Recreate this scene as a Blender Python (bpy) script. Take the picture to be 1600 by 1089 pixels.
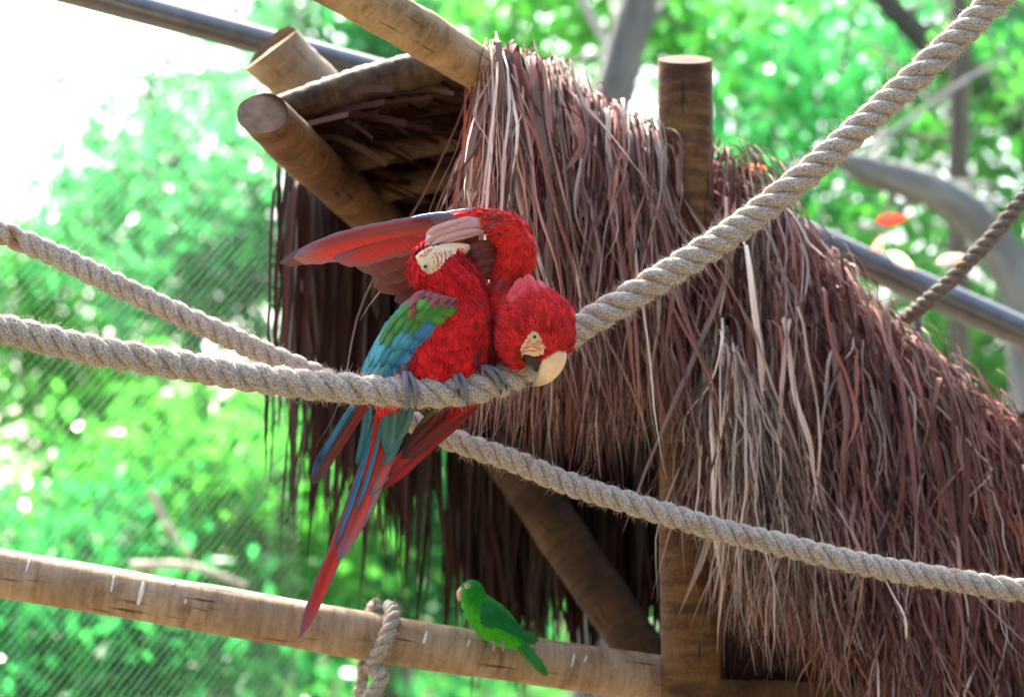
import bpy, bmesh, math, random
import numpy as np
from mathutils import Vector
from mathutils.bvhtree import BVHTree

for o in list(bpy.data.objects):
    bpy.data.objects.remove(o)
RNG = np.random.default_rng(7)
random.seed(7)
scene = bpy.context.scene
C = scene.collection

# ------------------------------------------------------------------ camera, sky, sun, exposure
PITCH = math.radians(8.0)
CAM = np.array([0.0, 0.0, 1.7])
LENS = 85.0
F = LENS / 36.0 * 1600.0                      # focal length in photo pixels
FWD = np.array([0.0, math.cos(PITCH), math.sin(PITCH)])
UP = np.array([0.0, -math.sin(PITCH), math.cos(PITCH)])
RT = np.array([1.0, 0.0, 0.0])

cd = bpy.data.cameras.new("camera")
cam = bpy.data.objects.new("camera", cd)
C.objects.link(cam)
cam.location = CAM
cam.rotation_euler = (math.pi / 2 + PITCH, 0, 0)
cd.lens = LENS
cd.sensor_width = 36.0
cd.clip_start = 0.05
cd.clip_end = 2000.0
cd.dof.use_dof = True
cd.dof.focus_distance = 4.72
cd.dof.aperture_fstop = 2.4
cd.dof.aperture_blades = 0
scene.camera = cam

SUN_EL = math.radians(52.0)
SUN_AZ = math.radians(-22.0)                  # behind the shelter, a little to the left
world = bpy.data.worlds.new("World")
scene.world = world
world.use_nodes = True
wn = world.node_tree
sky = wn.nodes.new("ShaderNodeTexSky")
sky.sky_type = 'NISHITA'
sky.sun_disc = False
sky.sun_elevation = SUN_EL
sky.sun_rotation = SUN_AZ
sky.dust_density = 6.0
sky.air_density = 1.0
sky.ozone_density = 1.0
wn.links.new(sky.outputs[0], wn.nodes["Background"].inputs[0])
wn.nodes["Background"].inputs[1].default_value = 0.15

sd = bpy.data.lights.new("sun", 'SUN')
sun = bpy.data.objects.new("sun", sd)
C.objects.link(sun)
sd.energy = 5.0
sd.angle = math.radians(3.0)
sd.color = (1.0, 0.95, 0.86)
sdir = Vector((math.sin(SUN_AZ) * math.cos(SUN_EL), math.cos(SUN_AZ) * math.cos(SUN_EL), math.sin(SUN_EL)))
sun.rotation_euler = sdir.to_track_quat('Z', 'Y').to_euler()

scene.view_settings.view_transform = 'Standard'
scene.view_settings.look = 'None'
scene.view_settings.gamma = 1.0
scene.view_settings.use_curve_mapping = False
scene.view_settings.exposure = 2.5
scene.render.engine = 'CYCLES'
scene.cycles.use_denoising = True
scene.cycles.max_bounces = 5
scene.cycles.diffuse_bounces = 3
scene.cycles.glossy_bounces = 2
scene.cycles.transmission_bounces = 3
scene.cycles.transparent_max_bounces = 4


# ------------------------------------------------------------------ helpers
def P(px, py, d):
    """point at photo pixel px,py and d metres in front of the lens"""
    return CAM + d * (FWD + RT * ((px - 800.0) / F) + UP * ((544.5 - py) / F))


def S(d):
    return d / F


def PP(lst):
    return np.array([P(*q) for q in lst])


def nrm(v):
    v = np.asarray(v, float)
    return v / np.maximum(np.linalg.norm(v, axis=-1, keepdims=True), 1e-9)


def catmull(pts, n):
    pts = np.asarray(pts, float)
    if len(pts) == 2:
        t = np.linspace(0, 1, n)[:, None]
        return pts[0] * (1 - t) + pts[1] * t
    p = np.vstack([2 * pts[0] - pts[1], pts, 2 * pts[-1] - pts[-2]])
    m = len(pts) - 1
    u = np.linspace(0, m - 1e-9, n)
    i = u.astype(int)
    t = (u - i)[:, None]
    p0, p1, p2, p3 = p[i], p[i + 1], p[i + 2], p[i + 3]
    return 0.5 * ((2 * p1) + (-p0 + p2) * t + (2 * p0 - 5 * p1 + 4 * p2 - p3) * t ** 2 + (-p0 + 3 * p1 - 3 * p2 + p3) * t ** 3)


def resample(pts, n):
    d = np.concatenate([[0], np.cumsum(np.linalg.norm(np.diff(pts, axis=0), axis=1))])
    s = np.linspace(0, d[-1], n)
    return np.stack([np.interp(s, d, pts[:, k]) for k in range(pts.shape[1])], 1), s


class Geo:
    def __init__(self):
        self.V, self.Fc, self.col, self.uv, self.mi, self.n = [], [], [], [], [], 0

    def add(self, V, faces, col=(1, 1, 1), uv=None, mi=0):
        V = np.asarray(V, float).reshape(-1, 3)
        faces = np.asarray(faces, int)
        col = np.asarray(col, float)
        if col.ndim == 1:
            col = np.tile(col, (len(V), 1))
        if uv is None:
            uv = np.zeros((len(V), 2))
        self.V.append(V)
        self.Fc.append(faces + self.n)
        self.col.append(col)
        self.uv.append(np.asarray(uv, float))
        self.mi.append(np.full(len(faces), mi))
        self.n += len(V)

    def mesh(self, name, mats, origin=(0, 0, 0), smooth=True):
        V = np.concatenate(self.V) - np.asarray(origin)
        loops = np.concatenate([f.ravel() for f in self.Fc])
        tot = np.concatenate([np.full(len(f), f.shape[1]) for f in self.Fc])
        start = np.concatenate([[0], np.cumsum(tot)[:-1]])
        me = bpy.data.meshes.new(name)
        me.vertices.add(len(V))
        me.vertices.foreach_set("co", V.astype(np.float32).ravel())
        me.loops.add(len(loops))
        me.loops.foreach_set("vertex_index", loops.astype(np.int32))
        me.polygons.add(len(tot))
        me.polygons.foreach_set("loop_start", start.astype(np.int32))
        me.polygons.foreach_set("loop_total", tot.astype(np.int32))
        me.polygons.foreach_set("material_index", np.concatenate(self.mi).astype(np.int32))
        me.polygons.foreach_set("use_smooth", np.full(len(tot), smooth))
        at = me.attributes.new("col", 'FLOAT_COLOR', 'POINT')
        c = np.concatenate(self.col)
        at.data.foreach_set("color", np.hstack([c, np.ones((len(c), 1))]).astype(np.float32).ravel())
        uvl = me.uv_layers.new(name="UVMap")
        uvl.data.foreach_set("uv", np.concatenate(self.uv)[loops].astype(np.float32).ravel())
        for m in (mats if isinstance(mats, (list, tuple)) else [mats]):
            me.materials.append(m)
        me.update(calc_edges=True)
        me.validate()
        return me

    def obj(self, name, mats, parent=None, smooth=True, kind=None):
        org = np.array(ROOT[parent.name]) if parent is not None else np.zeros(3)
        o = bpy.data.objects.new(name, self.mesh(name, mats, org, smooth))
        C.objects.link(o)
        if parent is not None:
            o.parent = parent
        ROOT[o.name] = org
        if kind:
            o["kind"] = kind
        return o


ROOT = {}


def thing(name, label, cat, loc, group=None):
    o = bpy.data.objects.new(name, None)
    C.objects.link(o)
    o.empty_display_size = 0.05
    o.location = loc
    ROOT[o.name] = np.array(loc, float)
    return tag(o, label, cat, group)


def tag(o, label=None, cat=None, group=None, kind=None):
    if label: o["label"] = label
    if cat: o["category"] = cat
    if group: o["group"] = group
    if kind: o["kind"] = kind
    return o


def frames(pts):
    t = nrm(np.gradient(pts, axis=0))
    a = np.zeros_like(pts)
    ref = np.array([0, 0, 1.0]) if abs(t[0][2]) < 0.9 else np.array([0, 1.0, 0])
    a[0] = nrm(ref - t[0] * ref.dot(t[0]))
    for i in range(1, len(pts)):
        v = a[i - 1] - t[i] * a[i - 1].dot(t[i])
        a[i] = nrm(v)
    return t, a, np.cross(t, a)


def grid_faces(n, m, wrap=False, off=0):
    """n rows of m verts -> quads"""
    i = np.arange(n - 1)[:, None]
    j = np.arange(m if wrap else m - 1)[None, :]
    j2 = (j + 1) % m
    f = np.stack([i * m + j + 0 * i, i * m + j2 + 0 * i, (i + 1) * m + j2, (i + 1) * m + j], -1)
    return f.reshape(-1, 4) + off


def tube(g, pts, r, nseg=12, col=(1, 1, 1), cap=True, capmi=None, mi=0, rn=0.0, tilt0=None, tilt1=None, flat=None, lump=0.0):
    pts = np.asarray(pts, float)
    r = np.broadcast_to(np.asarray(r, float), (len(pts),))
    t, a, b = frames(pts)
    th = np.linspace(0, 2 * np.pi, nseg, endpoint=False)
    rr = r[:, None] * (1 + rn * RNG.standard_normal((len(pts), nseg)))
    if lump:
        s_l = np.concatenate([[0], np.cumsum(np.linalg.norm(np.diff(pts, axis=0), axis=1))])[:, None]
        p_ = RNG.uniform(0, 6.28, 6)
        rr = rr * (1 + lump * (np.sin(2 * th[None] + p_[0] + 2.5 * s_l) + .7 * np.sin(3 * th[None] + p_[1] - 6 * s_l) + .6 * np.sin(th[None] + p_[2] + 11 * s_l)
                               + .5 * np.sin(5 * th[None] + p_[3] + 19 * s_l)))
        for q_ in range(3):                       # knots
            ds = s_l - RNG.uniform(0, s_l[-1, 0])
            dt = np.angle(np.exp(1j * (th[None] - RNG.uniform(0, 6.28))))
            rr = rr * (1 + lump * 3.0 * np.exp(-(ds / .022) ** 2 - (dt / .3) ** 2))
    ca, sa = (1, 1) if flat is None else flat
    off = rr[..., None] * (np.cos(th)[None, :, None] * a[:, None] * ca + np.sin(th)[None, :, None] * b[:, None] * sa)
    V = pts[:, None] + off
    for k, tl in ((0, tilt0), (-1, tilt1)):
        if tl is not None:
            V[k] += t[k] * (off[k] @ np.asarray(tl))[:, None]
    s = np.concatenate([[0], np.cumsum(np.linalg.norm(np.diff(pts, axis=0), axis=1))])
    # uv: u = around in metres (not periodic seam matter), v along in metres
    uv = np.stack([np.broadcast_to(th / (2 * np.pi), (len(pts), nseg)), np.broadcast_to(s[:, None], (len(pts), nseg))], -1)
    c = np.asarray(col, float)
    if c.ndim == 2:
        c = np.repeat(c, nseg, axis=0)
    g.add(V.reshape(-1, 3), grid_faces(len(pts), nseg, True), c, uv.reshape(-1, 2), mi)
    if cap:
        for k in (0, -1):
            ring = V[k]
            cen = ring.mean(0)
            VV = np.vstack([ring, ring * 0.5 + cen * 0.5, cen[None] + (t[k] * (0.004 if k == -1 else -0.004))])
            f = [[i, (i + 1) % nseg, nseg + (i + 1) % nseg, nseg + i] for i in range(nseg)]
            f2 = [[nseg + i, nseg + (i + 1) % nseg, 2 * nseg] for i in range(nseg)]
            cc = c if c.ndim == 1 else c[-1 if k == -1 else 0]
            loc = (VV - cen)
            uvc = np.stack([loc @ a[k], loc @ b[k]], 1)
            m2 = mi if capmi is None else capmi
            n0 = g.n
            g.add(VV, f, cc, uvc, m2)
            g.add(VV, f2, cc, uvc, m2)


# ------------------------------------------------------------------ materials
KA = 0.92          # foreground colours scaled down to balance them against the brighter background and exposure


def new_mat(name):
    m = bpy.data.materials.new(name)
    m.use_nodes = True
    nt = m.node_tree
    b = nt.nodes["Principled BSDF"]
    return m, nt, b


def nd(nt, typ, **kw):
    n = nt.nodes.new(typ)
    for k, v in kw.items():
        setattr(n, k, v)
    return n


def attr_mat(name, rough=0.6, spec=0.3, uvscale=(60, 6), var=0.35, bump=0.3, bdist=0.002, sheen=0.0, transl=0.0, coord='UV', gain=None):
    gain = KA if gain is None else gain
    m, nt, b = new_mat(name)
    at = nd(nt, "ShaderNodeAttribute", attribute_name="col")
    tc = nd(nt, "ShaderNodeTexCoord")
    mp = nd(nt, "ShaderNodeMapping")
    mp.inputs["Scale"].default_value = (uvscale[0], uvscale[1], uvscale[0])
    nt.links.new(tc.outputs[coord], mp.inputs[0])
    no = nd(nt, "ShaderNodeTexNoise")
    no.inputs["Scale"].default_value = 1.0
    no.inputs["Detail"].default_value = 4.0
    nt.links.new(mp.outputs[0], no.inputs[0])
    rng = nd(nt, "ShaderNodeMapRange")
    rng.inputs[1].default_value = 0.3
    rng.inputs[2].default_value = 0.7
    rng.inputs[3].default_value = (1 - var) * gain
    rng.inputs[4].default_value = (1 + var) * gain
    nt.links.new(no.outputs[0], rng.inputs[0])
    mx = nd(nt, "ShaderNodeVectorMath", operation='SCALE')
    nt.links.new(at.outputs[0], mx.inputs[0])
    nt.links.new(rng.outputs[0], mx.inputs["Scale"])
    nt.links.new(mx.outputs[0], b.inputs["Base Color"])
    b.inputs["Roughness"].default_value = rough
    b.inputs["Specular IOR Level"].default_value = spec
    if sheen:
        b.inputs["Sheen Weight"].default_value = sheen
        b.inputs["Sheen Roughness"].default_value = 0.5
    if bump:
        bp = nd(nt, "ShaderNodeBump")
        bp.inputs["Strength"].default_value = bump
        bp.inputs["Distance"].default_value = bdist
        nt.links.new(no.outputs[0], bp.inputs["Height"])
        nt.links.new(bp.outputs[0], b.inputs["Normal"])
    if transl:
        tr = nd(nt, "ShaderNodeBsdfTranslucent")
        nt.links.new(mx.outputs[0], tr.inputs[0])
        ms = nd(nt, "ShaderNodeMixShader")
        ms.inputs[0].default_value = transl
        nt.links.new(b.outputs[0], ms.inputs[1])
        nt.links.new(tr.outputs[0], ms.inputs[2])
        nt.links.new(ms.outputs[0], nt.nodes["Material Output"].inputs[0])
    return m


def ramp(nt, stops):
    r = nd(nt, "ShaderNodeValToRGB")
    e = r.color_ramp.elements
    while len(e) < len(stops):
        e.new(0.5)
    for el, (p, c) in zip(e, stops):
        el.position = p
        el.color = (*c, 1)
    return r


def log_mat(name, c_lo, c_mid, c_hi, ring=0.5):
    """peeled round timber: cross-grain rings, blotches, dark checks"""
    m, nt, b = new_mat(name)
    tc = nd(nt, "ShaderNodeTexCoord")
    mp = nd(nt, "ShaderNodeMapping")
    mp.inputs["Scale"].default_value = (3.0, 38.0, 1.0)      # rings: fast along, slow around
    nt.links.new(tc.outputs["UV"], mp.inputs[0])
    n1 = nd(nt, "ShaderNodeTexNoise")
    n1.inputs["Scale"].default_value = 1.0
    n1.inputs["Detail"].default_value = 5.0
    n1.inputs["Roughness"].default_value = 0.65
    nt.links.new(mp.outputs[0], n1.inputs[0])
    n2 = nd(nt, "ShaderNodeTexNoise")
    n2.inputs["Scale"].default_value = 9.0
    n2.inputs["Detail"].default_value = 6.0
    nt.links.new(tc.outputs["Object"], n2.inputs[0])
    n3 = nd(nt, "ShaderNodeTexNoise")
    n3.inputs["Scale"].default_value = 120.0
    n3.inputs["Detail"].default_value = 3.0
    nt.links.new(tc.outputs["Object"], n3.inputs[0])
    mixf = nd(nt, "ShaderNodeMix", data_type='FLOAT')
    mixf.inputs[0].default_value = ring
    nt.links.new(n2.outputs[0], mixf.inputs[2])
    nt.links.new(n1.outputs[0], mixf.inputs[3])
    ad = nd(nt, "ShaderNodeMath", operation='MULTIPLY_ADD')
    nt.links.new(n3.outputs[0], ad.inputs[0])
    ad.inputs[1].default_value = 0.18
    nt.links.new(mixf.outputs[0], ad.inputs[2])
    r = ramp(nt, [(p_, tuple(np.array(c_) * KA)) for p_, c_ in ((0.42, c_lo), (0.56, c_mid), (0.74, c_hi))])
    nt.links.new(ad.outputs[0], r.inputs[0])
    mpc = nd(nt, "ShaderNodeMapping")
    mpc.inputs["Scale"].default_value = (26.0, 5.0, 1.0)       # drying checks along the grain
    nt.links.new(tc.outputs["UV"], mpc.inputs[0])
    nc = nd(nt, "ShaderNodeTexNoise")
    nc.inputs["Scale"].default_value = 1.0
    nc.inputs["Detail"].default_value = 3.0
    nt.links.new(mpc.outputs[0], nc.inputs[0])
    rc = ramp(nt, [(0.30, (0.18, 0.14, 0.1)), (0.37, (1, 1, 1))])
    nt.links.new(nc.outputs[0], rc.inputs[0])
    ng = nd(nt, "ShaderNodeTexNoise")
    ng.inputs["Scale"].default_value = 5.0
    ng.inputs["Detail"].default_value = 5.0
    nt.links.new(tc.outputs["Object"], ng.inputs[0])
    rg = ramp(nt, [(0.42, (1, 1, 1)), (0.62, (0.68, 0.62, 0.54))])   # grey-green weathering
    nt.links.new(ng.outputs[0], rg.inputs[0])
    m1 = nd(nt, "ShaderNodeMix", data_type='RGBA', blend_type='MULTIPLY')
    m1.inputs[0].default_value = 1.0
    nt.links.new(r.outputs[0], m1.inputs[6])
    nt.links.new(rc.outputs[0], m1.inputs[7])
    m2 = nd(nt, "ShaderNodeMix", data_type='RGBA', blend_type='MULTIPLY')
    m2.inputs[0].default_value = 0.8
    nt.links.new(m1.outputs[2], m2.inputs[6])
    nt.links.new(rg.outputs[0], m2.inputs[7])
    nt.links.new(m2.outputs[2], b.inputs["Base Color"])
    b.inputs["Roughness"].default_value = 0.75
    b.inputs["Specular IOR Level"].default_value = 0.25
    bp = nd(nt, "ShaderNodeBump")
    bp.inputs["Strength"].default_value = 0.5
    bp.inputs["Distance"].default_value = 0.006
    nt.links.new(ad.outputs[0], bp.inputs["Height"])
    nt.links.new(bp.outputs[0], b.inputs["Normal"])
    return m


def endgrain_mat(name, c1, c2):
    m, nt, b = new_mat(name)
    tc = nd(nt, "ShaderNodeTexCoord")
    w = nd(nt, "ShaderNodeTexWave", wave_type='RINGS', rings_direction='Z')
    w.inputs["Scale"].default_value = 30.0
    w.inputs["Distortion"].default_value = 6.0
    nt.links.new(tc.outputs["UV"], w.inputs[0])
    n2 = nd(nt, "ShaderNodeTexNoise")
    n2.inputs["Scale"].default_value = 40.0
    nt.links.new(tc.outputs["UV"], n2.inputs[0])
    ad = nd(nt, "ShaderNodeMath", operation='MULTIPLY')
    ad.inputs[0].default_value = 1.0
    nt.links.new(n2.outputs[0], ad.inputs[1])
    r = ramp(nt, [(0.0, tuple(np.array(c1) * KA)), (0.7, tuple(np.array(c2) * KA))])
    nt.links.new(ad.outputs[0], r.inputs[0])
    nt.links.new(r.outputs[0], b.inputs["Base Color"])
    b.inputs["Roughness"].default_value = 0.95
    b.inputs["Specular IOR Level"].default_value = 0.05
    return m


def plain_mat(name, col, rough=0.5, spec=0.5, metal=0.0, noise=0.15, nscale=60.0, bump=0.1):
    m, nt, b = new_mat(name)
    tc = nd(nt, "ShaderNodeTexCoord")
    no = nd(nt, "ShaderNodeTexNoise")
    no.inputs["Scale"].default_value = nscale
    no.inputs["Detail"].default_value = 4
    nt.links.new(tc.outputs["Object"], no.inputs[0])
    c = np.array(col) * KA
    r = ramp(nt, [(0.3, tuple(c * (1 - noise))), (0.7, tuple(np.minimum(c * (1 + noise), 1)))])
    nt.links.new(no.outputs[0], r.inputs[0])
    nt.links.new(r.outputs[0], b.inputs["Base Color"])
    b.inputs["Roughness"].default_value = rough
    b.inputs["Specular IOR Level"].default_value = spec
    b.inputs["Metallic"].default_value = metal
    if bump:
        bp = nd(nt, "ShaderNodeBump")
        bp.inputs["Strength"].default_value = bump
        bp.inputs["Distance"].default_value = 0.002
        nt.links.new(no.outputs[0], bp.inputs["Height"])
        nt.links.new(bp.outputs[0], b.inputs["Normal"])
    return m


M_LEAF = attr_mat("leaf", rough=0.24, spec=0.55, uvscale=(3, 3), var=0.25, bump=0, transl=0.6, coord='Object', gain=1.08)
M_BARK = attr_mat("bark", gain=1.0, rough=0.9, spec=0.1, uvscale=(8, 3), var=0.4, bump=0.6, bdist=0.02)
M_THATCH = attr_mat("palm_fibre", rough=0.8, spec=0.08, uvscale=(40, 8), var=0.35, bump=0.25, bdist=0.002)
M_FEATHER = attr_mat("feather_vane", rough=0.5, spec=0.25, uvscale=(2, 90), var=0.28, bump=0.6, bdist=0.0015)
M_DOWN = attr_mat("contour_plumage", rough=0.8, spec=0.1, uvscale=(6, 30), var=0.2, bump=0.2, bdist=0.001, sheen=0.06)
M_ROPE = None
M_ATTR = attr_mat("painted_detail", rough=0.5, spec=0.3, uvscale=(30, 30), var=0.12, bump=0.1)
M_SKIN = attr_mat("bare_skin", rough=0.6, spec=0.2, uvscale=(300, 300), var=0.1, bump=0.2, coord='Object')
M_TOE = attr_mat("scaly_toe", rough=0.55, spec=0.3, uvscale=(8, 420), var=0.4, bump=0.6, bdist=0.001)
M_LOG_TAN = log_mat("peeled_tan_timber", (0.13, 0.085, 0.035), (0.33, 0.245, 0.125), (0.52, 0.42, 0.26), 0.35)
M_LOG_GREY = log_mat("grey_tan_timber", (0.16, 0.11, 0.06), (0.34, 0.26, 0.17), (0.5, 0.42, 0.32), 0.3)
M_LOG_BROWN = log_mat("brown_timber", (0.05, 0.024, 0.01), (0.13, 0.065, 0.028), (0.24, 0.14, 0.055), 0.6)
M_LOG_RAIL = log_mat("rail_timber", (0.16, 0.105, 0.06), (0.34, 0.25, 0.155), (0.48, 0.39, 0.27), 0.65)
M_LOG_DARK = log_mat("dark_bark_pole", (0.015, 0.011, 0.007), (0.045, 0.032, 0.018), (0.11, 0.08, 0.045), 0.6)
M_LOG_SHADE = log_mat("shade_tinted_timber", (0.022, 0.012, 0.006), (0.06, 0.034, 0.016), (0.11, 0.066, 0.03), 0.5)  # timber darkened in colour to stand in for shade inside the shelter
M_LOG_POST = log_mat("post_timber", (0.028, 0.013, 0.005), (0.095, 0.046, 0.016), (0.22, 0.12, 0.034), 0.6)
M_END = endgrain_mat("sawn_end", (0.08, 0.055, 0.04), (0.27, 0.20, 0.145))
M_END_OLD = endgrain_mat("weathered_end", (0.07, 0.055, 0.042), (0.12, 0.095, 0.072))
M_STEEL = plain_mat("painted_steel", (0.10, 0.105, 0.105), rough=0.27, spec=1.0, metal=0.2, noise=0.2, nscale=20)
M_WIRE = plain_mat("galvanised_wire", (0.16, 0.19, 0.18), rough=0.5, spec=0.4, metal=0.3)


def rope_mat(name="sisal_rope", k=1.0):
    m, nt, b = new_mat(name)
    tc = nd(nt, "ShaderNodeTexCoord")
    mp = nd(nt, "ShaderNodeMapping")
    mp.inputs["Scale"].default_value = (26, 130, 1)
    mp.inputs["Rotation"].default_value = (0, 0, 0.5)
    nt.links.new(tc.outputs["UV"], mp.inputs[0])
    n1 = nd(nt, "ShaderNodeTexNoise")
    n1.inputs["Scale"].default_value = 1.0
    n1.inputs["Detail"].default_value = 6.0
    n1.inputs["Roughness"].default_value = 0.7
    nt.links.new(mp.outputs[0], n1.inputs[0])
    n2 = nd(nt, "ShaderNodeTexNoise")
    n2.inputs["Scale"].default_value = 14.0
    n2.inputs["Detail"].default_value = 4.0
    nt.links.new(tc.outputs["Object"], n2.inputs[0])
    n4 = nd(nt, "ShaderNodeTexNoise")
    n4.inputs["Scale"].default_value = 420.0
    n4.inputs["Detail"].default_value = 3.0
    nt.links.new(tc.outputs["Object"], n4.inputs[0])
    av = nd(nt, "ShaderNodeMath", operation='ADD')
    nt.links.new(n1.outputs[0], av.inputs[0])
    nt.links.new(n4.outputs[0], av.inputs[1])
    hv = nd(nt, "ShaderNodeMath", operation='MULTIPLY')
    nt.links.new(av.outputs[0], hv.inputs[0])
    hv.inputs[1].default_value = 0.5
    r = ramp(nt, [(p_, tuple(np.array(c_) * k)) for p_, c_ in ((0.36, (0.07, 0.058, 0.047)), (0.48, (0.33, 0.305, 0.255)), (0.63, (0.68, 0.65, 0.57)))])
    nt.links.new(hv.outputs[0], r.inputs[0])
    fm = ramp(nt, [(0.62, (0, 0, 0)), (0.74, (1, 1, 1))])
    nt.links.new(n2.outputs[0], fm.inputs[0])
    mx = nd(nt, "ShaderNodeMix", data_type='RGBA')
    nt.links.new(fm.outputs[0], mx.inputs[0])
    nt.links.new(r.outputs[0], mx.inputs[6])
    mx.inputs[7].default_value = (0.30, 0.16, 0.075, 1)
    nt.links.new(mx.outputs[2], b.inputs["Base Color"])
    b.inputs["Roughness"].default_value = 0.9
    b.inputs["Specular IOR Level"].default_value = 0.1
    bp = nd(nt, "ShaderNodeBump")
    bp.inputs["Strength"].default_value = 0.9
    bp.inputs["Distance"].default_value = 0.004
    nt.links.new(hv.outputs[0], bp.inputs["Height"])
    nt.links.new(bp.outputs[0], b.inputs["Normal"])
    return m


M_ROPE = rope_mat()
M_ROPE_SHADE = rope_mat("shade_side_rope", .42)  # rope colour scaled down to stand in for its shaded side
M_ROPE_HAIR = attr_mat("rope_fibre", rough=0.9, spec=0.1, uvscale=(5, 5), var=0.1, bump=0)


# ------------------------------------------------------------------ ground
def ground_mat():
    m, nt, b = new_mat("leaf_litter_ground")
    tc = nd(nt, "ShaderNodeTexCoord")
    n1 = nd(nt, "ShaderNodeTexNoise")
    n1.inputs["Scale"].default_value = 0.8
    n1.inputs["Detail"].default_value = 8
    nt.links.new(tc.outputs["Object"], n1.inputs[0])
    r = ramp(nt, [(0.35, (0.08, 0.055, 0.04)), (0.5, (0.10, 0.075, 0.05)), (0.7, (0.08, 0.09, 0.04))])
    nt.links.new(n1.outputs[0], r.inputs[0])
    nt.links.new(r.outputs[0], b.inputs["Base Color"])
    b.inputs["Roughness"].default_value = 0.95
    return m


g = Geo()
N = 41
xs = np.concatenate([-np.geomspace(400, 1, 20), [0], np.geomspace(1, 400, 20)])
X, Y = np.meshgrid(xs, xs)
Z = 0.05 * np.sin(X * 0.9) * np.cos(Y * 0.7)
g.add(np.stack([X, Y, Z], -1).reshape(-1, 3), grid_faces(N, N))
ground = g.obj("ground", ground_mat())
ground["kind"] = "structure"


# ------------------------------------------------------------------ trees and undergrowth
def leaves(g, cen, size, cols, droop=0.25):
    """cen (n,3); leaf = folded blade of two quads along the midrib"""
    n = len(cen)
    ax = RNG.standard_normal((n, 3))
    ax[:, 2] -= droop * 2
    ax = nrm(ax)
    nn = nrm(RNG.standard_normal((n, 3)) + np.array([0, 0, 0.9]))
    sd_ = nrm(np.cross(ax, nn))
    nn = np.cross(sd_, ax)
    L = size[:, None]
    W = L * RNG.uniform(0.2, 0.3, (n, 1))
    base = cen - ax * L * 0.5
    fold = nn * W * 0.35
    V = np.stack([base, base + ax * L * 0.42 + sd_ * W + fold, base + ax * L, base + ax * L * 0.42 - sd_ * W + fold,
                  base + ax * L * 0.45], 1)
    f = np.array([[0, 1, 4], [1, 2, 4], [0, 4, 3], [4, 2, 3]])
    faces = (np.arange(n)[:, None, None] * 5 + f[None]).reshape(-1, 3)
    g.add(V.reshape(-1, 3), faces, np.repeat(cols, 5, axis=0))


GREENS = {
    'emerald': ((0.022, 0.22, 0.06), (0.045, 0.34, 0.068)),
    'lime': ((0.045, 0.30, 0.04), (0.10, 0.39, 0.045)),
    'mint': ((0.04, 0.26, 0.09), (0.07, 0.36, 0.09)),
    'deep': ((0.03, 0.17, 0.05), (0.05, 0.24, 0.06)),
}


def tree(name, label, cat, stem, blobs, n, size, pal, barkcol=(0.2, 0.19, 0.15), group=None, cl=24, spread=0.17, limbs=True):
    """stem: [(px,py,d,r_m)...] first point is set on the ground; blobs: (px,py,d,rx_px,ry_px,rd_m)"""
    pts = [P(*q[:3]) for q in stem]
    base = pts[0].copy()
    base[2] = -0.05
    if pts[0][2] > 0.4:
        pts.insert(0, base)
        rad = [stem[0][3] * 1.15] + [q[3] for q in stem]
    else:
        pts[0] = base
        rad = [q[3] for q in stem]
    root = thing(name, label, cat, (base[0], base[1], 0), group)
    g = Geo()
    pp = catmull(pts, 8 * len(pts))
    rr = np.interp(np.linspace(0, 1, len(pp)), np.linspace(0, 1, len(rad)), rad)
    bc = np.array(barkcol)
    tube(g, pp, rr, 12, col=bc, rn=0.05)
    top = pp
    g2 = Geo()
    tw = []
    vol = np.array([b[3] * b[4] for b in blobs], float)
    vol /= vol.sum()
    gl = Geo()
    for b, w in zip(blobs, vol):
        k = max(3, int(n * w / cl))
        q = RNG.standard_normal((k, 3))
        q = nrm(q) * RNG.uniform(0.15, 1.0, (k, 1)) ** 0.45
        c0 = P(b[0], b[1], b[2])
        s = S(b[2])
        c = c0 + RT * q[:, :1] * b[3] * s + UP * q[:, 1:2] * b[4] * s + FWD * q[:, 2:] * b[5]
        c[:, 2] = np.maximum(c[:, 2], 0.1)
        cen = np.repeat(c, cl, axis=0) + RNG.standard_normal((k * cl, 3)) * spread
        cen[:, 2] = np.maximum(cen[:, 2], 0.05)
        lo, hi = [np.array(v) for v in GREENS[pal]]
        mixv = np.repeat(RNG.uniform(0, 1, (k, 1)), cl, axis=0) * 0.6 + RNG.uniform(0, 1, (k * cl, 1)) * 0.4
        leaves(gl, cen, size * RNG.uniform(0.6, 1.3, k * cl), lo * (1 - mixv) + hi * mixv)
        if limbs:
            for c_ in c[:: max(1, k // 4)]:
                i = int(RNG.integers(len(top) // 2, len(top)))
                a = top[i]
                midp = (a + c_) / 2 + RNG.standard_normal(3) * 0.15 + np.array([0, 0, 0.1])
                lp = catmull([a, midp, c_], 8)
                tube(g, lp, np.linspace(rr[i] * 0.3, 0.006, 8), 6, col=bc, cap=False)
    g.obj("trunk", M_BARK, root)
    gl.obj("crown", M_LEAF, root, smooth=False)
    return root


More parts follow.
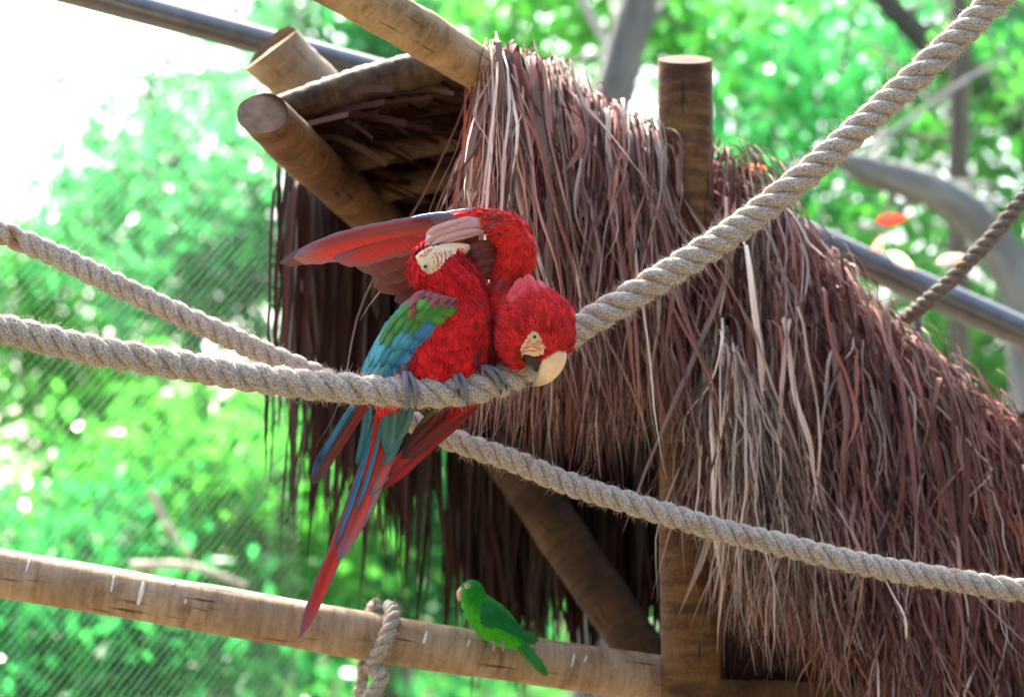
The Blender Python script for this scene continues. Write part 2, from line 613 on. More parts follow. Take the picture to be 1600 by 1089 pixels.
GREY = (0.12, 0.12, 0.1)
tree("tall_tree", "grey-trunked tree leaning behind the shelter roof, left of the sawn post", "tree",
     [(930, 700, 12.0, .12), (945, 240, 12.0, .105), (968, 120, 12.0, .1), (1005, -20, 12.0, .095), (1040, -160, 12, .08)],
     [(900, 40, 15, 170, 120, .9), (830, -60, 15, 200, 110, .9), (1100, -20, 14.5, 170, 130, .8)], 2600, .13, 'lime', (0.17, 0.185, 0.16))
tree("curving_tree", "tree with thick grey limb arching over the steel pipe at right", "tree",
     [(1640, 900, 11.0, .11), (1612, 600, 11.0, .1), (1590, 450, 11.0, .095), (1530, 350, 11, .09), (1450, 295, 11, .085), (1360, 268, 11, .07), (1290, 240, 11, .03)],
     [(1450, 420, 14, 190, 120, .8), (1560, 220, 14, 160, 130, .8)], 2200, .12, 'lime', (0.19, 0.205, 0.18))
tree("slender_tree", "slender pale trunk rising straight behind the thick rope at upper right", "tree",
     [(1500, 700, 13.0, .06), (1498, 260, 13.0, .055), (1500, 60, 13, .05), (1495, -60, 13, .045)],
     [(1480, 20, 16, 190, 150, .9), (1330, 120, 15, 170, 150, .8)], 2600, .13, 'emerald', (0.13, 0.12, 0.09))
tree("forked_tree", "dark forked tree leaning across the top right corner", "tree",
     [(1700, 500, 14.0, .1), (1600, 210, 14, .09), (1480, 95, 14.0, .08), (1400, 20, 14, .07), (1340, -60, 14, .05)],
     [(1600, 60, 17, 150, 170, .9)], 1500, .14, 'mint', (0.08, 0.08, 0.065))
tree("leafy_tree", "bright green tree directly behind the sawn post", "tree",
     [(1200, 800, 17.0, .1), (1210, 400, 17.0, .09), (1190, 200, 17.0, .07), (1180, 60, 17.0, .05)],
     [(1200, 180, 17, 170, 200, 1.0), (1250, 330, 16, 160, 110, .8), (1130, 40, 18, 160, 100, .8)], 3000, .14, 'emerald', GREY)
tree("low_tree", "yellow-green tree below the right end of the steel pipe", "tree",
     [(1560, 900, 15.0, .08), (1555, 650, 15.0, .06), (1550, 560, 15.0, .05)],
     [(1520, 590, 15, 170, 110, .8), (1630, 500, 15, 120, 140, .7), (1420, 560, 15.5, 130, 90, .7)], 3000, .13, 'lime', GREY)
tree("airy_tree", "airy mint-green tree seen above the left rope, dotted with sky", "tree",
     [(330, 900, 16.0, .08), (310, 600, 16.0, .07), (290, 400, 16, .06), (270, 250, 16, .035)],
     [(290, 420, 16, 130, 150, .9), (380, 330, 16, 110, 130, .8), (220, 280, 17, 110, 100, .7), (360, 200, 17, 90, 80, .6), (90, 420, 18, 120, 90, .8), (160, 360, 17, 100, 80, .7)], 4300, .13, 'mint', GREY)
tree("wispy_tree", "wispy pale tree dissolving into the white sky at top left", "tree",
     [(250, 900, 24.0, .09), (240, 500, 24.0, .07), (225, 250, 24.0, .05), (240, 60, 24.0, .03)],
     [(330, 110, 24, 110, 70, 1.0), (200, 200, 24, 110, 60, 1.0), (110, 320, 24, 80, 50, .8), (420, 40, 24, 80, 50, .8), (60, 120, 24, 60, 30, .8), (40, 400, 24, 90, 60, .8)], 2000, .15, 'mint', GREY)
tree("overhanging_tree", "tree whose leaves hang above the shelter ridge at top centre", "tree",
     [(620, 800, 19.0, .12), (610, 300, 19.0, .1), (580, 60, 19, .08), (540, -80, 19, .05)],
     [(560, 30, 19, 170, 70, 1.0), (470, -30, 19, 120, 60, .8), (700, 60, 19, 130, 90, .8)], 2600, .15, 'mint', GREY)
tree("bushy_tree", "dense emerald bush low behind the netting at far left", "bush",
     [(60, 1040, 13.0, .05), (70, 980, 13.0, .045), (90, 900, 13.0, .03)],
     [(110, 900, 13, 190, 130, .8), (60, 1060, 12.5, 200, 120, .7), (300, 1020, 12.5, 180, 120, .7)], 3900, .12, 'emerald', GREY)
tree("broad_bush", "broad dark green bush under the perch rope, left of the shelter", "bush",
     [(340, 1040, 14.0, .06), (335, 900, 14.0, .05), (330, 760, 14.0, .03)],
     [(330, 740, 14, 170, 140, .9), (440, 850, 13.5, 150, 170, .8), (200, 780, 14.5, 150, 110, .8)], 3900, .13, 'lime', (0.42, 0.36, 0.27))
tree("pale_tree", "thin pale tree left of the broad bush, half bleached by the sky", "tree",
     [(90, 1000, 18.0, .06), (85, 800, 18.0, .05), (70, 660, 18.0, .03)],
     [(80, 700, 18, 130, 80, .8), (170, 560, 18, 110, 80, .8), (40, 470, 18, 110, 80, .5), (60, 580, 18, 120, 70, .7), (230, 640, 17, 120, 70, .7)], 3600, .14, 'lime', GREY)
tree("hidden_tree", "green tree glimpsed through the gaps of the shelter's back curtain", "tree",
     [(600, 1050, 15.0, .07), (610, 800, 15.0, .06), (600, 600, 15.0, .04)],
     [(560, 760, 15, 200, 230, .9), (500, 420, 16, 120, 200, .8), (700, 900, 15, 200, 150, .8)], 5200, .14, 'emerald', GREY)

# far wood: one mass of foliage nobody could count
g = Geo()
n = 14000
d = RNG.uniform(26, 40, n)
px = RNG.uniform(-1100, 2700, n)
hz = 560 + 90 * np.sin(px / 170.0) + 70 * np.sin(px / 61.0 + 1.0) + 60 * (px > 850) + 110 * (px < 420)
hz = hz - 420 * np.clip((-80 - px) / 200, 0, 1) - 450 * np.clip((px - 1680) / 200, 0, 1)
py = hz + (1120 - hz) * RNG.uniform(0, 1, n) ** 0.8
cen = np.array([P(a, b, c) for a, b, c in zip(px, py, d)])
cen[:, 2] = np.maximum(cen[:, 2], 0.2)
lo, hi = np.array(GREENS['emerald'][0]), np.array(GREENS['lime'][1])
mv = RNG.uniform(0, 1, (n, 1)) ** 1.8
leaves(g, cen, RNG.uniform(.25, .5, n), lo * (1 - mv) + hi * mv)
# unseen foliage ring added behind the viewer to block low front light
n = 9000
az = RNG.uniform(math.radians(75), math.radians(285), n)
rad = RNG.uniform(10, 15, n)
zz_ = RNG.uniform(0, 1, n) ** .9 * (8.0 + 1.5 * np.sin(az * 9))
cen = np.stack([np.sin(az) * rad, np.cos(az) * rad + 3.0, zz_ + .2], 1)
mv = RNG.uniform(0, 1, (n, 1)) ** 1.8
leaves(g, cen, RNG.uniform(.5, 1.0, n), np.array((.055, .048, .032)) * (1 - mv) + np.array((.07, .08, .045)) * mv)  # ring leaf colours dulled to cut green bounce light
wood = g.obj("distant_woodland_and_blocker", M_LEAF, smooth=False)
tag(wood, "distant mass of blurred green foliage behind all the trees, plus an added unseen light-blocking ring", "woodland", kind="stuff")

# pale dead branches low on the left
for pts, r, lab in (([(205, 883, 11), (300, 885, 11), (385, 915, 11)], .022, "pale bleached branch lying just above the timber rail at left"),
                    ([(235, 765, 11), (262, 820, 11), (298, 868, 11)], .018, "short pale branch sloping steeply in front of the broad bush")):
    g = Geo()
    pp = catmull(PP(pts), 12)
    tube(g, pp, np.linspace(r, r * .5, 12), 8, col=(0.6, 0.52, 0.42), rn=.06)
    o = g.obj("dead_branch", M_BARK)
    tag(o, lab, "branch", "pale dead branches in the bush")


# ------------------------------------------------------------------ aviary steel frame and netting
def pipe(name, a, b, r, label, extra=None):
    g = Geo()
    pp = catmull([a, b], 14)
    tube(g, pp, r, 20, rn=0.0)
    root = g.obj(name, M_STEEL)
    tag(root, label, "pipe", "steel tubes of the aviary frame")
    return root


pipe("steel_pipe", P(-120, -75, 5.9), P(700, 142, 6.8), 0.037, "dark steel pipe running behind the crossed log ends at upper left")
pipe("steel_pipe", P(1120, 308, 7.0), P(1780, 600, 7.2), 0.046, "shiny steel pipe sloping down behind the thatch at right")
pipe("steel_pipe", P(1432, 440, 7.2), np.array([P(1432, 440, 7.2)[0], P(1432, 440, 7.2)[1], 0.0]), 0.016, "thin upright steel tube under the sloping pipe at right")
a = P(-3, 380, 7.2)
pipe("steel_pipe", np.array([a[0], a[1], 0.0]), P(-3, -200, 7.2), 0.016, "thin upright steel tube at the very left edge of the picture")

g = Geo()
pitch = 0.021
pa0, pa1, pa2 = P(-700, 900, 5.3), P(470, 900, 7.0), P(2300, 900, 7.5)
for q0, q1 in ((pa0, pa1), (pa1, pa2)):
    hx = q1 - q0
    hx[2] = 0
    wid = np.linalg.norm(hx)
    hx = hx / wid
    nz = np.array([0, 0, 1.0])
    off = np.cross(hx, nz)
    H = 5.2
    for fam in (1, -1):
        for k in np.arange(-H, wid + H, pitch * 1.41):
            # wire runs diagonally up the panel, clipped to it
            t0, t1 = 0.0, H
            xa, xb = k, k + fam * H
            if fam == 1:
                t0, t1 = max(0, -k), min(H, wid - k)
            else:
                t0, t1 = max(0, k - wid), min(H, k)
            if t1 - t0 < .05:
                continue
            p0 = np.array([q0[0], q0[1], 0]) + hx * (k + fam * t0) + nz * t0
            p1 = np.array([q0[0], q0[1], 0]) + hx * (k + fam * t1) + nz * t1
            rr = 0.0003
            sv = nrm(np.cross(p1 - p0, off)) * rr
            dv = off * rr
            V = np.array([p0 + sv, p0 - sv * .5 + dv, p0 - sv * .5 - dv, p1 + sv, p1 - sv * .5 + dv, p1 - sv * .5 - dv])
            g.add(V, [[0, 1, 4, 3], [1, 2, 5, 4], [2, 0, 3, 5]])
net = g.obj("wire_netting", M_WIRE, smooth=False)
tag(net, "fine diamond wire netting of the aviary behind the shelter", "netting", kind="stuff")


# ------------------------------------------------------------------ thatched shelter
shelter = thing("thatched_shelter", "log shelter with shaggy red-brown palm thatch behind the macaws", "shelter", (P(900, 900, 6.0)[0], P(900, 900, 6.0)[1], 0))


def log(name, pts, r, mat, parent, nseg=28, tilt0=None, tilt1=None, rn=0.008, label=None, end=None):
    g = Geo()
    pp = catmull(np.array(pts), 70)
    ph = RNG.uniform(0, 6)
    rr = np.interp(np.linspace(0, 1, 70), np.linspace(0, 1, len(np.atleast_1d(r))), np.atleast_1d(r))
    rr = rr * (1 + .025 * np.sin(np.linspace(0, 9, 70) + ph) + .012 * np.sin(np.linspace(0, 31, 70) + ph))
    tube(g, pp, rr, nseg, capmi=1, rn=rn, tilt0=tilt0, tilt1=tilt1, lump=.016)
    o = g.obj(name, [mat, end or M_END], parent)
    if label:
        o["label"] = label
    return o


d0 = 5.62
pt = P(1070, 93, d0)
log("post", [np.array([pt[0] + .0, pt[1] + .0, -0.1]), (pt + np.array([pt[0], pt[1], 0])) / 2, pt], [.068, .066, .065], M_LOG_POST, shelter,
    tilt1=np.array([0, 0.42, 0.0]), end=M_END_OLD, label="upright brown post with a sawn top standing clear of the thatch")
log("rafter", [P(790, 136, 5.28), P(690, 72, 5.12), P(500, -38, 4.95)], [.049, .05, .052], M_LOG_TAN, shelter, label="tan log slanting up out of the top of the picture")
log("rafter", [P(424, 78, 5.75), P(465, 120, 5.8), P(540, 200, 5.95)], [.074, .074, .074], M_LOG_GREY, shelter, tilt0=np.array([0.0, 0.3, 0.25]), label="thick grey log end poking up behind the ridge")
log("rafter", [P(410, 178, 5.2), P(490, 255, 5.55), P(620, 372, 6.2)], [.052, .054, .056], M_LOG_BROWN, shelter, tilt0=np.array([0.45, 0.0, 0.35]), label="brown log under the roof with its sawn end facing left")
log("ridge_pole", [P(440, 172, 5.5), P(560, 132, 5.45), P(690, 101, 5.42), P(745, 92, 5.42)], [.035, .038, .034], M_LOG_DARK, shelter, rn=.03)
for k, (a, b) in enumerate((((480, 232, 5.8), (820, 160, 5.7)), ((520, 282, 6.0), (860, 212, 5.9)), ((560, 330, 6.25), (900, 262, 6.15)))):
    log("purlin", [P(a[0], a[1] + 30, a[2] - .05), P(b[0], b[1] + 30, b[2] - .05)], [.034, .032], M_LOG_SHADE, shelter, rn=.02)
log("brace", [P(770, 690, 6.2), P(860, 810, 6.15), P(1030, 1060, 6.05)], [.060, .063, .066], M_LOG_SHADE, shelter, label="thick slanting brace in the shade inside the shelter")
log("sill_beam", [P(1095, 1092, 5.75), P(1300, 1100, 5.75), P(1700, 1110, 5.75)], [.05, .05, .05], M_LOG_BROWN, shelter)
pb = P(470, 600, 6.4)

# woven roof mat (solid under-layer of the thatch)
g = Geo()
fr = catmull(PP([(440, 160, 5.5), (560, 118, 5.46), (700, 90, 5.43), (860, 150, 5.5), (1000, 240, 5.7)]), 24)
bk = catmull(PP([(560, 335, 6.6), (660, 330, 6.6), (800, 320, 6.6), (960, 300, 6.6), (1100, 300, 6.6)]), 24)
T = np.linspace(0, 1, 14)[:, None, None]
top = fr[None] * (1 - T) + bk[None] * T
top = top + np.array([0, 0, 1.0]) * (0.012 * RNG.standard_normal((14, 24, 1)))
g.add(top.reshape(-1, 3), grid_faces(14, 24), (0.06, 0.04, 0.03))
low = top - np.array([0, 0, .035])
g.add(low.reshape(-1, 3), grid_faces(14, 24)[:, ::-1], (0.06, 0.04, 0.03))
g.obj("roof_mat", M_THATCH, shelter)

# curtain outlines in photo space, at real depths
SIL = np.array([(755, 78), (800, 84), (850, 112), (900, 146), (950, 182), (1010, 205), (1060, 222), (1115, 215), (1150, 262), (1200, 345), (1260, 408),
                (1330, 475), (1400, 535), (1480, 602), (1560, 672), (1640, 740), (1760, 840), (1900, 950)], float)
LOW = np.array([(740, 560), (770, 640), (820, 690), (900, 720), (960, 740), (1010, 690), (1060, 640), (1110, 860), (1160, 1010), (1250, 1060), (1330, 1130), (1500, 1250), (1900, 1450)], float)
sily = lambda x: np.interp(x, SIL[:, 0], SIL[:, 1])
lowy = lambda x: np.interp(x, LOW[:, 0], LOW[:, 1])

# dark sheet added behind the hanging fringe to block light from behind
g = Geo()
gx = np.linspace(1085, 1900, 40)
rows = []
for k in range(16):
    f = k / 15
    y = (sily(gx) + 26) * (1 - f) + np.minimum(lowy(gx) + 60, sily(gx) + 900) * f
    y = np.maximum(y, sily(gx) + 26 + 8 * k)
    dd = 5.92 - 0.12 * f
    rows.append([P(a, b, dd) for a, b in zip(gx, y)])
rows = np.array(rows) + RNG.standard_normal((16, 40, 3)) * .012
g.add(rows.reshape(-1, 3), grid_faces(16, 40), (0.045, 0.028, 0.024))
gx = np.linspace(800, 1085, 16)
rows = []
for k in range(6):
    f = k / 5
    y = (sily(gx) + 22) * (1 - f) + (sily(gx) + 230) * f
    rows.append([P(a, b, 5.9) for a, b in zip(gx, y)])
rows = np.array(rows) + RNG.standard_normal((6, 16, 3)) * .01
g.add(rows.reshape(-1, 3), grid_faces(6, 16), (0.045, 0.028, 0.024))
g.obj("light_block_sheet", M_THATCH, shelter)

TH_COLS = np.array([(0.21, 0.095, 0.075), (0.28, 0.14, 0.115), (0.12, 0.055, 0.046), (0.35, 0.21, 0.17), (0.45, 0.32, 0.24), (0.26, 0.17, 0.145), (0.56, 0.45, 0.35), (0.30, 0.10, 0.06)])


def ribbons(g, root, L, w, col, out=None, yaw=None, sway=None, seg=12, up=None, kink=0.01, torn=False):
    n = len(root)
    t = np.linspace(0, 1, seg + 1)[None, :, None]
    if out is None:
        out = -FWD[None] * RNG.uniform(.02, .09, (n, 1)) + RT[None] * RNG.normal(0, .012, (n, 1))
    if up is None:
        up = RNG.uniform(0, .06, n)
    if yaw is None:
        yaw = RNG.normal(0, .8, n)
    if sway is None:
        sway = RNG.normal(0, 1, (n, 4))
    Lc = L[:, None, None]
    ex = 1 - np.exp(-t * Lc * 16)
    pos = root[:, None] + out[:, None] * ex
    zz = np.array([0, 0, 1.0])
    pos = pos + zz * (up[:, None, None] * np.sin(np.minimum(t * Lc / .12, 1) * np.pi) - Lc * t)
    a, b, c, ph = [sway[:, k][:, None, None] for k in range(4)]
    lat = (.035 * a * t + .018 * b * t * np.sin(t * (4 + 2 * c) + ph * 3)) * np.sqrt(Lc / .5)
    dep = (.02 * c * t + .012 * a * t * np.sin(t * 5 + b * 3)) * np.sqrt(Lc / .5)
    pos = pos + RT * lat + FWD * dep
    st = RNG.normal(0, kink, (n, seg + 5, 3)) * np.array([1, 1, .3])
    st = (st[:, :-4] + st[:, 1:-3] * 1.6 + st[:, 2:-2] * 2 + st[:, 3:-1] * 1.6 + st[:, 4:]) / 3.2
    jit = np.cumsum(st, axis=1) * .3
    jit[:, 0] = 0
    pos = pos + jit
    yv = yaw[:, None] + np.cumsum(RNG.normal(0, .16, (n, seg + 1)), axis=1)
    side = np.cos(yv)[..., None] * RT + np.sin(yv)[..., None] * np.array([0, 1.0, 0])
    nor = -np.sin(yv)[..., None] * RT + np.cos(yv)[..., None] * np.array([0, 1.0, 0])
    prof = (0.55 + 0.45 * np.sin(np.pi * np.linspace(0, 1, seg + 1) ** .7)) * np.clip((1.02 - np.linspace(0, 1, seg + 1)) * 4, .12, 1)
    hw = (w[:, None] * prof[None])[..., None] * .5
    hl, hr = hw, hw
    if torn:                                      # ragged edges, narrowing in steps to split ends
        hl = hw * np.clip(1 + np.cumsum(RNG.normal(-.03, .13, (n, seg + 1)), axis=1), .15, 1.5)[..., None]
        hr = hw * np.clip(1 + np.cumsum(RNG.normal(-.03, .13, (n, seg + 1)), axis=1), .15, 1.5)[..., None]
    V = np.stack([pos - side * hl, pos + nor * hw * .45, pos + side * hr], 2)     # n, seg+1, 3, 3
    m = seg + 1
    f1 = grid_faces(m, 3)
    faces = (np.arange(n)[:, None, None] * (m * 3) + f1[None]).reshape(-1, 4)
    uv = np.zeros((n, m, 3, 2))
    uv[..., 0] = np.array([0, .5, 1])[None, None, :] * .12 + RNG.uniform(0, 9, (n, 1, 1))
    uv[..., 1] = (t[..., 0] * Lc[..., 0])[..., None]
    cc = np.repeat(col, m * 3, axis=0)
    g.add(V.reshape(-1, 3), faces, cc, uv.reshape(-1, 2))


def pick_cols(n, weights, var=.25, dark=1.0):
    w = np.array(weights, float)
    ix = RNG.choice(len(TH_COLS), n, p=w / w.sum())
    c = TH_COLS[ix]
    tintc = np.where(np.isin(ix, (4, 5, 6))[:, None], np.array((1.02, .99, .96)), np.array((1.06, .85, .80)))
    c = c * .76 + c.mean(1, keepdims=True) * .24
    return c * RNG.uniform(1 - var, 1 + var, (n, 1)) * dark * tintc


def row(g, n, x0, x1, dy, d, lenf, wr, weights, clumps=60, lowmul=1.0, dark=1.0, depthjit=.02, seg=16, slope=0.0, kink=.016, torn=False):
    """hang n strands from the sloping edge, dy photo pixels under it, at depth d"""
    x = RNG.uniform(x0, x1, n)
    if clumps > 1:                                # fibres gather in locks with gaps between
        cx = np.sort(RNG.uniform(x0, x1, clumps))
        ci = np.abs(x[:, None] - cx[None]).argmin(1)
        x = x + (cx[ci] - x) * .45
    y = sily(x) + dy + RNG.normal(0, 11, n)
    dd = d + RNG.normal(0, depthjit, n) + np.interp(x, [760, 790, 880], [-.36, -.22, 0]) * (d > 5.3)
    root = np.array([P(*q) for q in zip(x, y, dd)])
    bottom = lowy(x)
    Lp = np.maximum((bottom - y), 90) * RNG.uniform(lenf[0], lenf[1], n)
    L = np.minimum(Lp * S(d), 1.15)
    if clumps == 1:
        ci = np.zeros(n, int)
    csw = RNG.normal(0, 1, (clumps, 4))
    sway = csw[ci] * 1.25 + RNG.normal(0, .6, (n, 4))
    # pull strands of a clump together
    w = RNG.uniform(wr[0], wr[1], n) ** 1.0
    col = pick_cols(n, weights, dark=dark)
    tint = RNG.uniform(.28, 1.6, clumps)
    col = col * tint[ci][:, None]
    out = None
    if dy < 0:                                    # top layer arches over from behind the ridge
        root = root + FWD * RNG.uniform(.02, .16, (n, 1)) - np.array([0, 0, .03])
        out = -FWD[None] * RNG.uniform(.10, .26, (n, 1)) + RT[None] * RNG.normal(.01, .02, (n, 1)) + RT[None] * RNG.uniform(0, .12, (n, 1)) * slope
    elif slope:
        k_ = RNG.uniform(0, .16, (n, 1)) * slope
        out = -FWD[None] * RNG.uniform(.01, .07, (n, 1)) + RT[None] * k_
    stray = RNG.uniform(size=n) < .12
    sway = np.where(stray[:, None], sway * 2.6, sway)
    ribbons(g, root, L, w, col, out=out, up=(RNG.uniform(.02, .09, n) if dy < 0 else None), sway=sway, seg=seg, yaw=RNG.normal(0, .9 if not torn else .55, n), kink=kink, torn=torn)


W_GREY = (.5, 1, .5, 2, 6, 3, 7, 0)
W_MAIN = (5, 4, 6, 3.5, 1.6, 5, 1.5, .9)
W_PALE = (2, 4, 1.5, 5, 4.5, 3.5, 4, .8)
g = Geo()
row(g, 1224, 762, 1015, -8, 5.58, (.3, 1.0), (.002, .010), W_PALE, clumps=60)
row(g, 1080, 768, 1018, 30, 5.52, (.45, 1.05), (.002, .008), W_MAIN, clumps=60)
row(g, 302, 985, 1025, 20, 5.6, (.3, 1.0), (.002, .008), W_MAIN, clumps=10)
row(g, 170, 1020, 1118, 190, 5.53, (.25, 1.0), (.002, .008), W_MAIN, clumps=20)
row(g, 1728, 1112, 1900, -6, 5.72, (.10, .45), (.002, .008), W_MAIN, clumps=170, slope=1)
row(g, 1800, 1115, 1850, 50, 5.66, (.2, .6), (.002, .008), W_MAIN, clumps=170, slope=1)
row(g, 1728, 1115, 1800, 115, 5.6, (.3, .8), (.002, .008), W_MAIN, clumps=160, slope=.8)
row(g, 1140, 1115, 1750, 200, 5.55, (.4, .95), (.002, .008), W_MAIN, clumps=140, slope=.6)
row(g, 984, 1120, 1700, 310, 5.5, (.5, 1.05), (.002, .008), W_MAIN, clumps=120, slope=.5)
row(g, 570, 1120, 1650, 430, 5.47, (.5, 1.05), (.002, .008), W_MAIN, clumps=80, slope=.3)
row(g, 620, 1108, 1215, 300, 5.44, (.5, 1.05), (.002, .008), W_GREY, clumps=14)
g.obj("thatch_fringe", M_THATCH, shelter, kind="stuff")

# the broad strips one can tell apart
n_big = 280
for k in range(n_big):
    g = Geo()
    if k < 110:
        a = (772, 1015, RNG.uniform(-6, 40), 5.48, (.3, .95), (.010, .024), W_PALE)
    elif k < 150:
        a = (1112, 1260, RNG.uniform(60, 420), 5.44, (.5, 1.0), (.007, .015), W_GREY)
    else:
        a = (1120, 1640, RNG.uniform(0, 380), 5.5, (.25, .7), (.008, .018), W_MAIN)
    row(g, 1, a[0], a[1], a[2], a[3], a[4], a[5], a[6], clumps=1, seg=16, kink=.011, torn=True)
    g.obj("palm_strip", M_THATCH, shelter)

# back and side curtains, their colour darkened for the shade of the roof
g = Geo()


def curtain(g, n, x0, x1, y0, y1, d, L, wr, dark, dens=None, seg=10):
    x = RNG.uniform(x0, x1, n)
    if dens is not None:
        x = x0 + (x1 - x0) * RNG.uniform(0, 1, n) ** dens
    f = (x - x0) / (x1 - x0)
    y = y0 + (y1 - y0) * f + RNG.normal(0, 10, n)
    root = np.array([P(a, b, c) for a, b, c in zip(x, y, d + RNG.normal(0, .05, n))])
    ln = RNG.uniform(L[0], L[1], n)
    cl = 40
    cx = RNG.uniform(x0, x1, cl)
    ci = np.abs(x[:, None] - cx[None]).argmin(1)
    sw = RNG.normal(0, 1, (cl, 4))[ci] * .8 + RNG.normal(0, .5, (n, 4))
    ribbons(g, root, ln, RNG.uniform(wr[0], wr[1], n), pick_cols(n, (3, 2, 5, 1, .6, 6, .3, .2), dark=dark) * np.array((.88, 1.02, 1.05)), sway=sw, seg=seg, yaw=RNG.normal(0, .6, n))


DK = 0.24  # colour factor that puts the dim interior into the fibres
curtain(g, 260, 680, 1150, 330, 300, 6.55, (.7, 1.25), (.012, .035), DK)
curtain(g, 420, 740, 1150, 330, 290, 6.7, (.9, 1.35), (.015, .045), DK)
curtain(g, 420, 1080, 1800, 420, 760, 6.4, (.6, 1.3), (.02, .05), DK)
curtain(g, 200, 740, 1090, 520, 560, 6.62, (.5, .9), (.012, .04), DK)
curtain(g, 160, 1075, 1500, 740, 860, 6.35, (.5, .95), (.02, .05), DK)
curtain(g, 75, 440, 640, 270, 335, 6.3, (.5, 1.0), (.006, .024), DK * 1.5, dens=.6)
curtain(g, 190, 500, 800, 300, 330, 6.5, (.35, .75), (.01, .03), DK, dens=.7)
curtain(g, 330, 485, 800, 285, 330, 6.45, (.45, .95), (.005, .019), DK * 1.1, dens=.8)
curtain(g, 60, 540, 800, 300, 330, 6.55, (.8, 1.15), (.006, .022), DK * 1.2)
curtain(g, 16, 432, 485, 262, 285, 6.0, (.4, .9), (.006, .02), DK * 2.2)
g.obj("back_curtain", M_THATCH, shelter, kind="stuff")

# fibre tangle under the roof
g = Geo()
n = 330
u = RNG.uniform(0, 1, (n, 1))
v = RNG.uniform(0, 1, (n, 1))
fi = (u[:, 0] * 11).astype(int)
root = fr[fi] * (1 - v) + bk[fi] * v - np.array([0, 0, .05]) + RNG.normal(0, .02, (n, 3))
dirs = nrm(RT * RNG.normal(.9, .3, (n, 1)) + UP * RNG.normal(0, .15, (n, 1)) + FWD * RNG.normal(0, .4, (n, 1)))
seg = 5
t = np.linspace(0, 1, seg + 1)[None, :, None]
ln = RNG.uniform(.08, .26, (n, 1, 1))
pos = root[:, None] + dirs[:, None] * ln * t - np.array([0, 0, 1.0]) * (t ** 2) * RNG.uniform(0, .05, (n, 1, 1))
sdv = np.array([0, .3, 1.0]) * RNG.uniform(.002, .010, (n, 1, 1))
V = np.stack([pos - sdv, pos + sdv], 2)
faces = (np.arange(n)[:, None, None] * ((seg + 1) * 2) + grid_faces(seg + 1, 2)[None]).reshape(-1, 4)
g.add(V.reshape(-1, 3), faces, np.repeat(pick_cols(n, (4, 3, 5, 1, .6, 3, .3, 1), dark=.28), (seg + 1) * 2, axis=0))  # fibres darkened in colour to imitate shade under the roof
g.obj("roof_fibres", M_THATCH, shelter, kind="stuff")


# ------------------------------------------------------------------ dry leaves caught on the frame
def leaf_thing(px, py, d, size, col, ang, label):
    g = Geo()
    ax = RT * math.cos(ang) + UP * math.sin(ang)
    sd_ = nrm(-RT * math.sin(ang) + UP * math.cos(ang)) * .8 + FWD * .35
    c = P(px, py, d)
    m = 7
    V = []
    for i in range(m):
        t_ = i / (m - 1)
        hw = size * .24 * math.sin(math.pi * t_ ** .8) + .001
        p = c + ax * size * (t_ - .5) + FWD * size * .25 * (t_ - .5) ** 2
        V += [p - sd_ * hw, p + FWD * hw * .4, p + sd_ * hw]
    g.add(V, grid_faces(m, 3), col)
    o = g.obj("dry_leaf", M_LEAF)
    tag(o, label, "leaf", "dry leaves caught in the aviary")


leaf_thing(1394, 343, 7.2, .10, (.6, .05, .03), .1, "bright red leaf caught on the netting above the steel pipe")
leaf_thing(1372, 385, 7.05, .075, (.55, .22, .16), 1.2, "pinkish dry leaf standing up on the steel pipe")
leaf_thing(1410, 408, 7.05, .10, (.62, .5, .4), -.6, "large pale dry leaf lying on the steel pipe")
leaf_thing(1485, 405, 7.1, .09, (.6, .42, .33), .3, "small pale dry leaf on the pipe beside the thin rope")
leaf_thing(1180, 265, 5.8, .075, (.6, .2, .08), .15, "orange dry leaf stuck at the thatch edge right of the post")
leaf_thing(597, 321, 6.1, .045, (.62, .42, .34), -.1, "small pale pink leaf scrap hanging in the dark shelter")


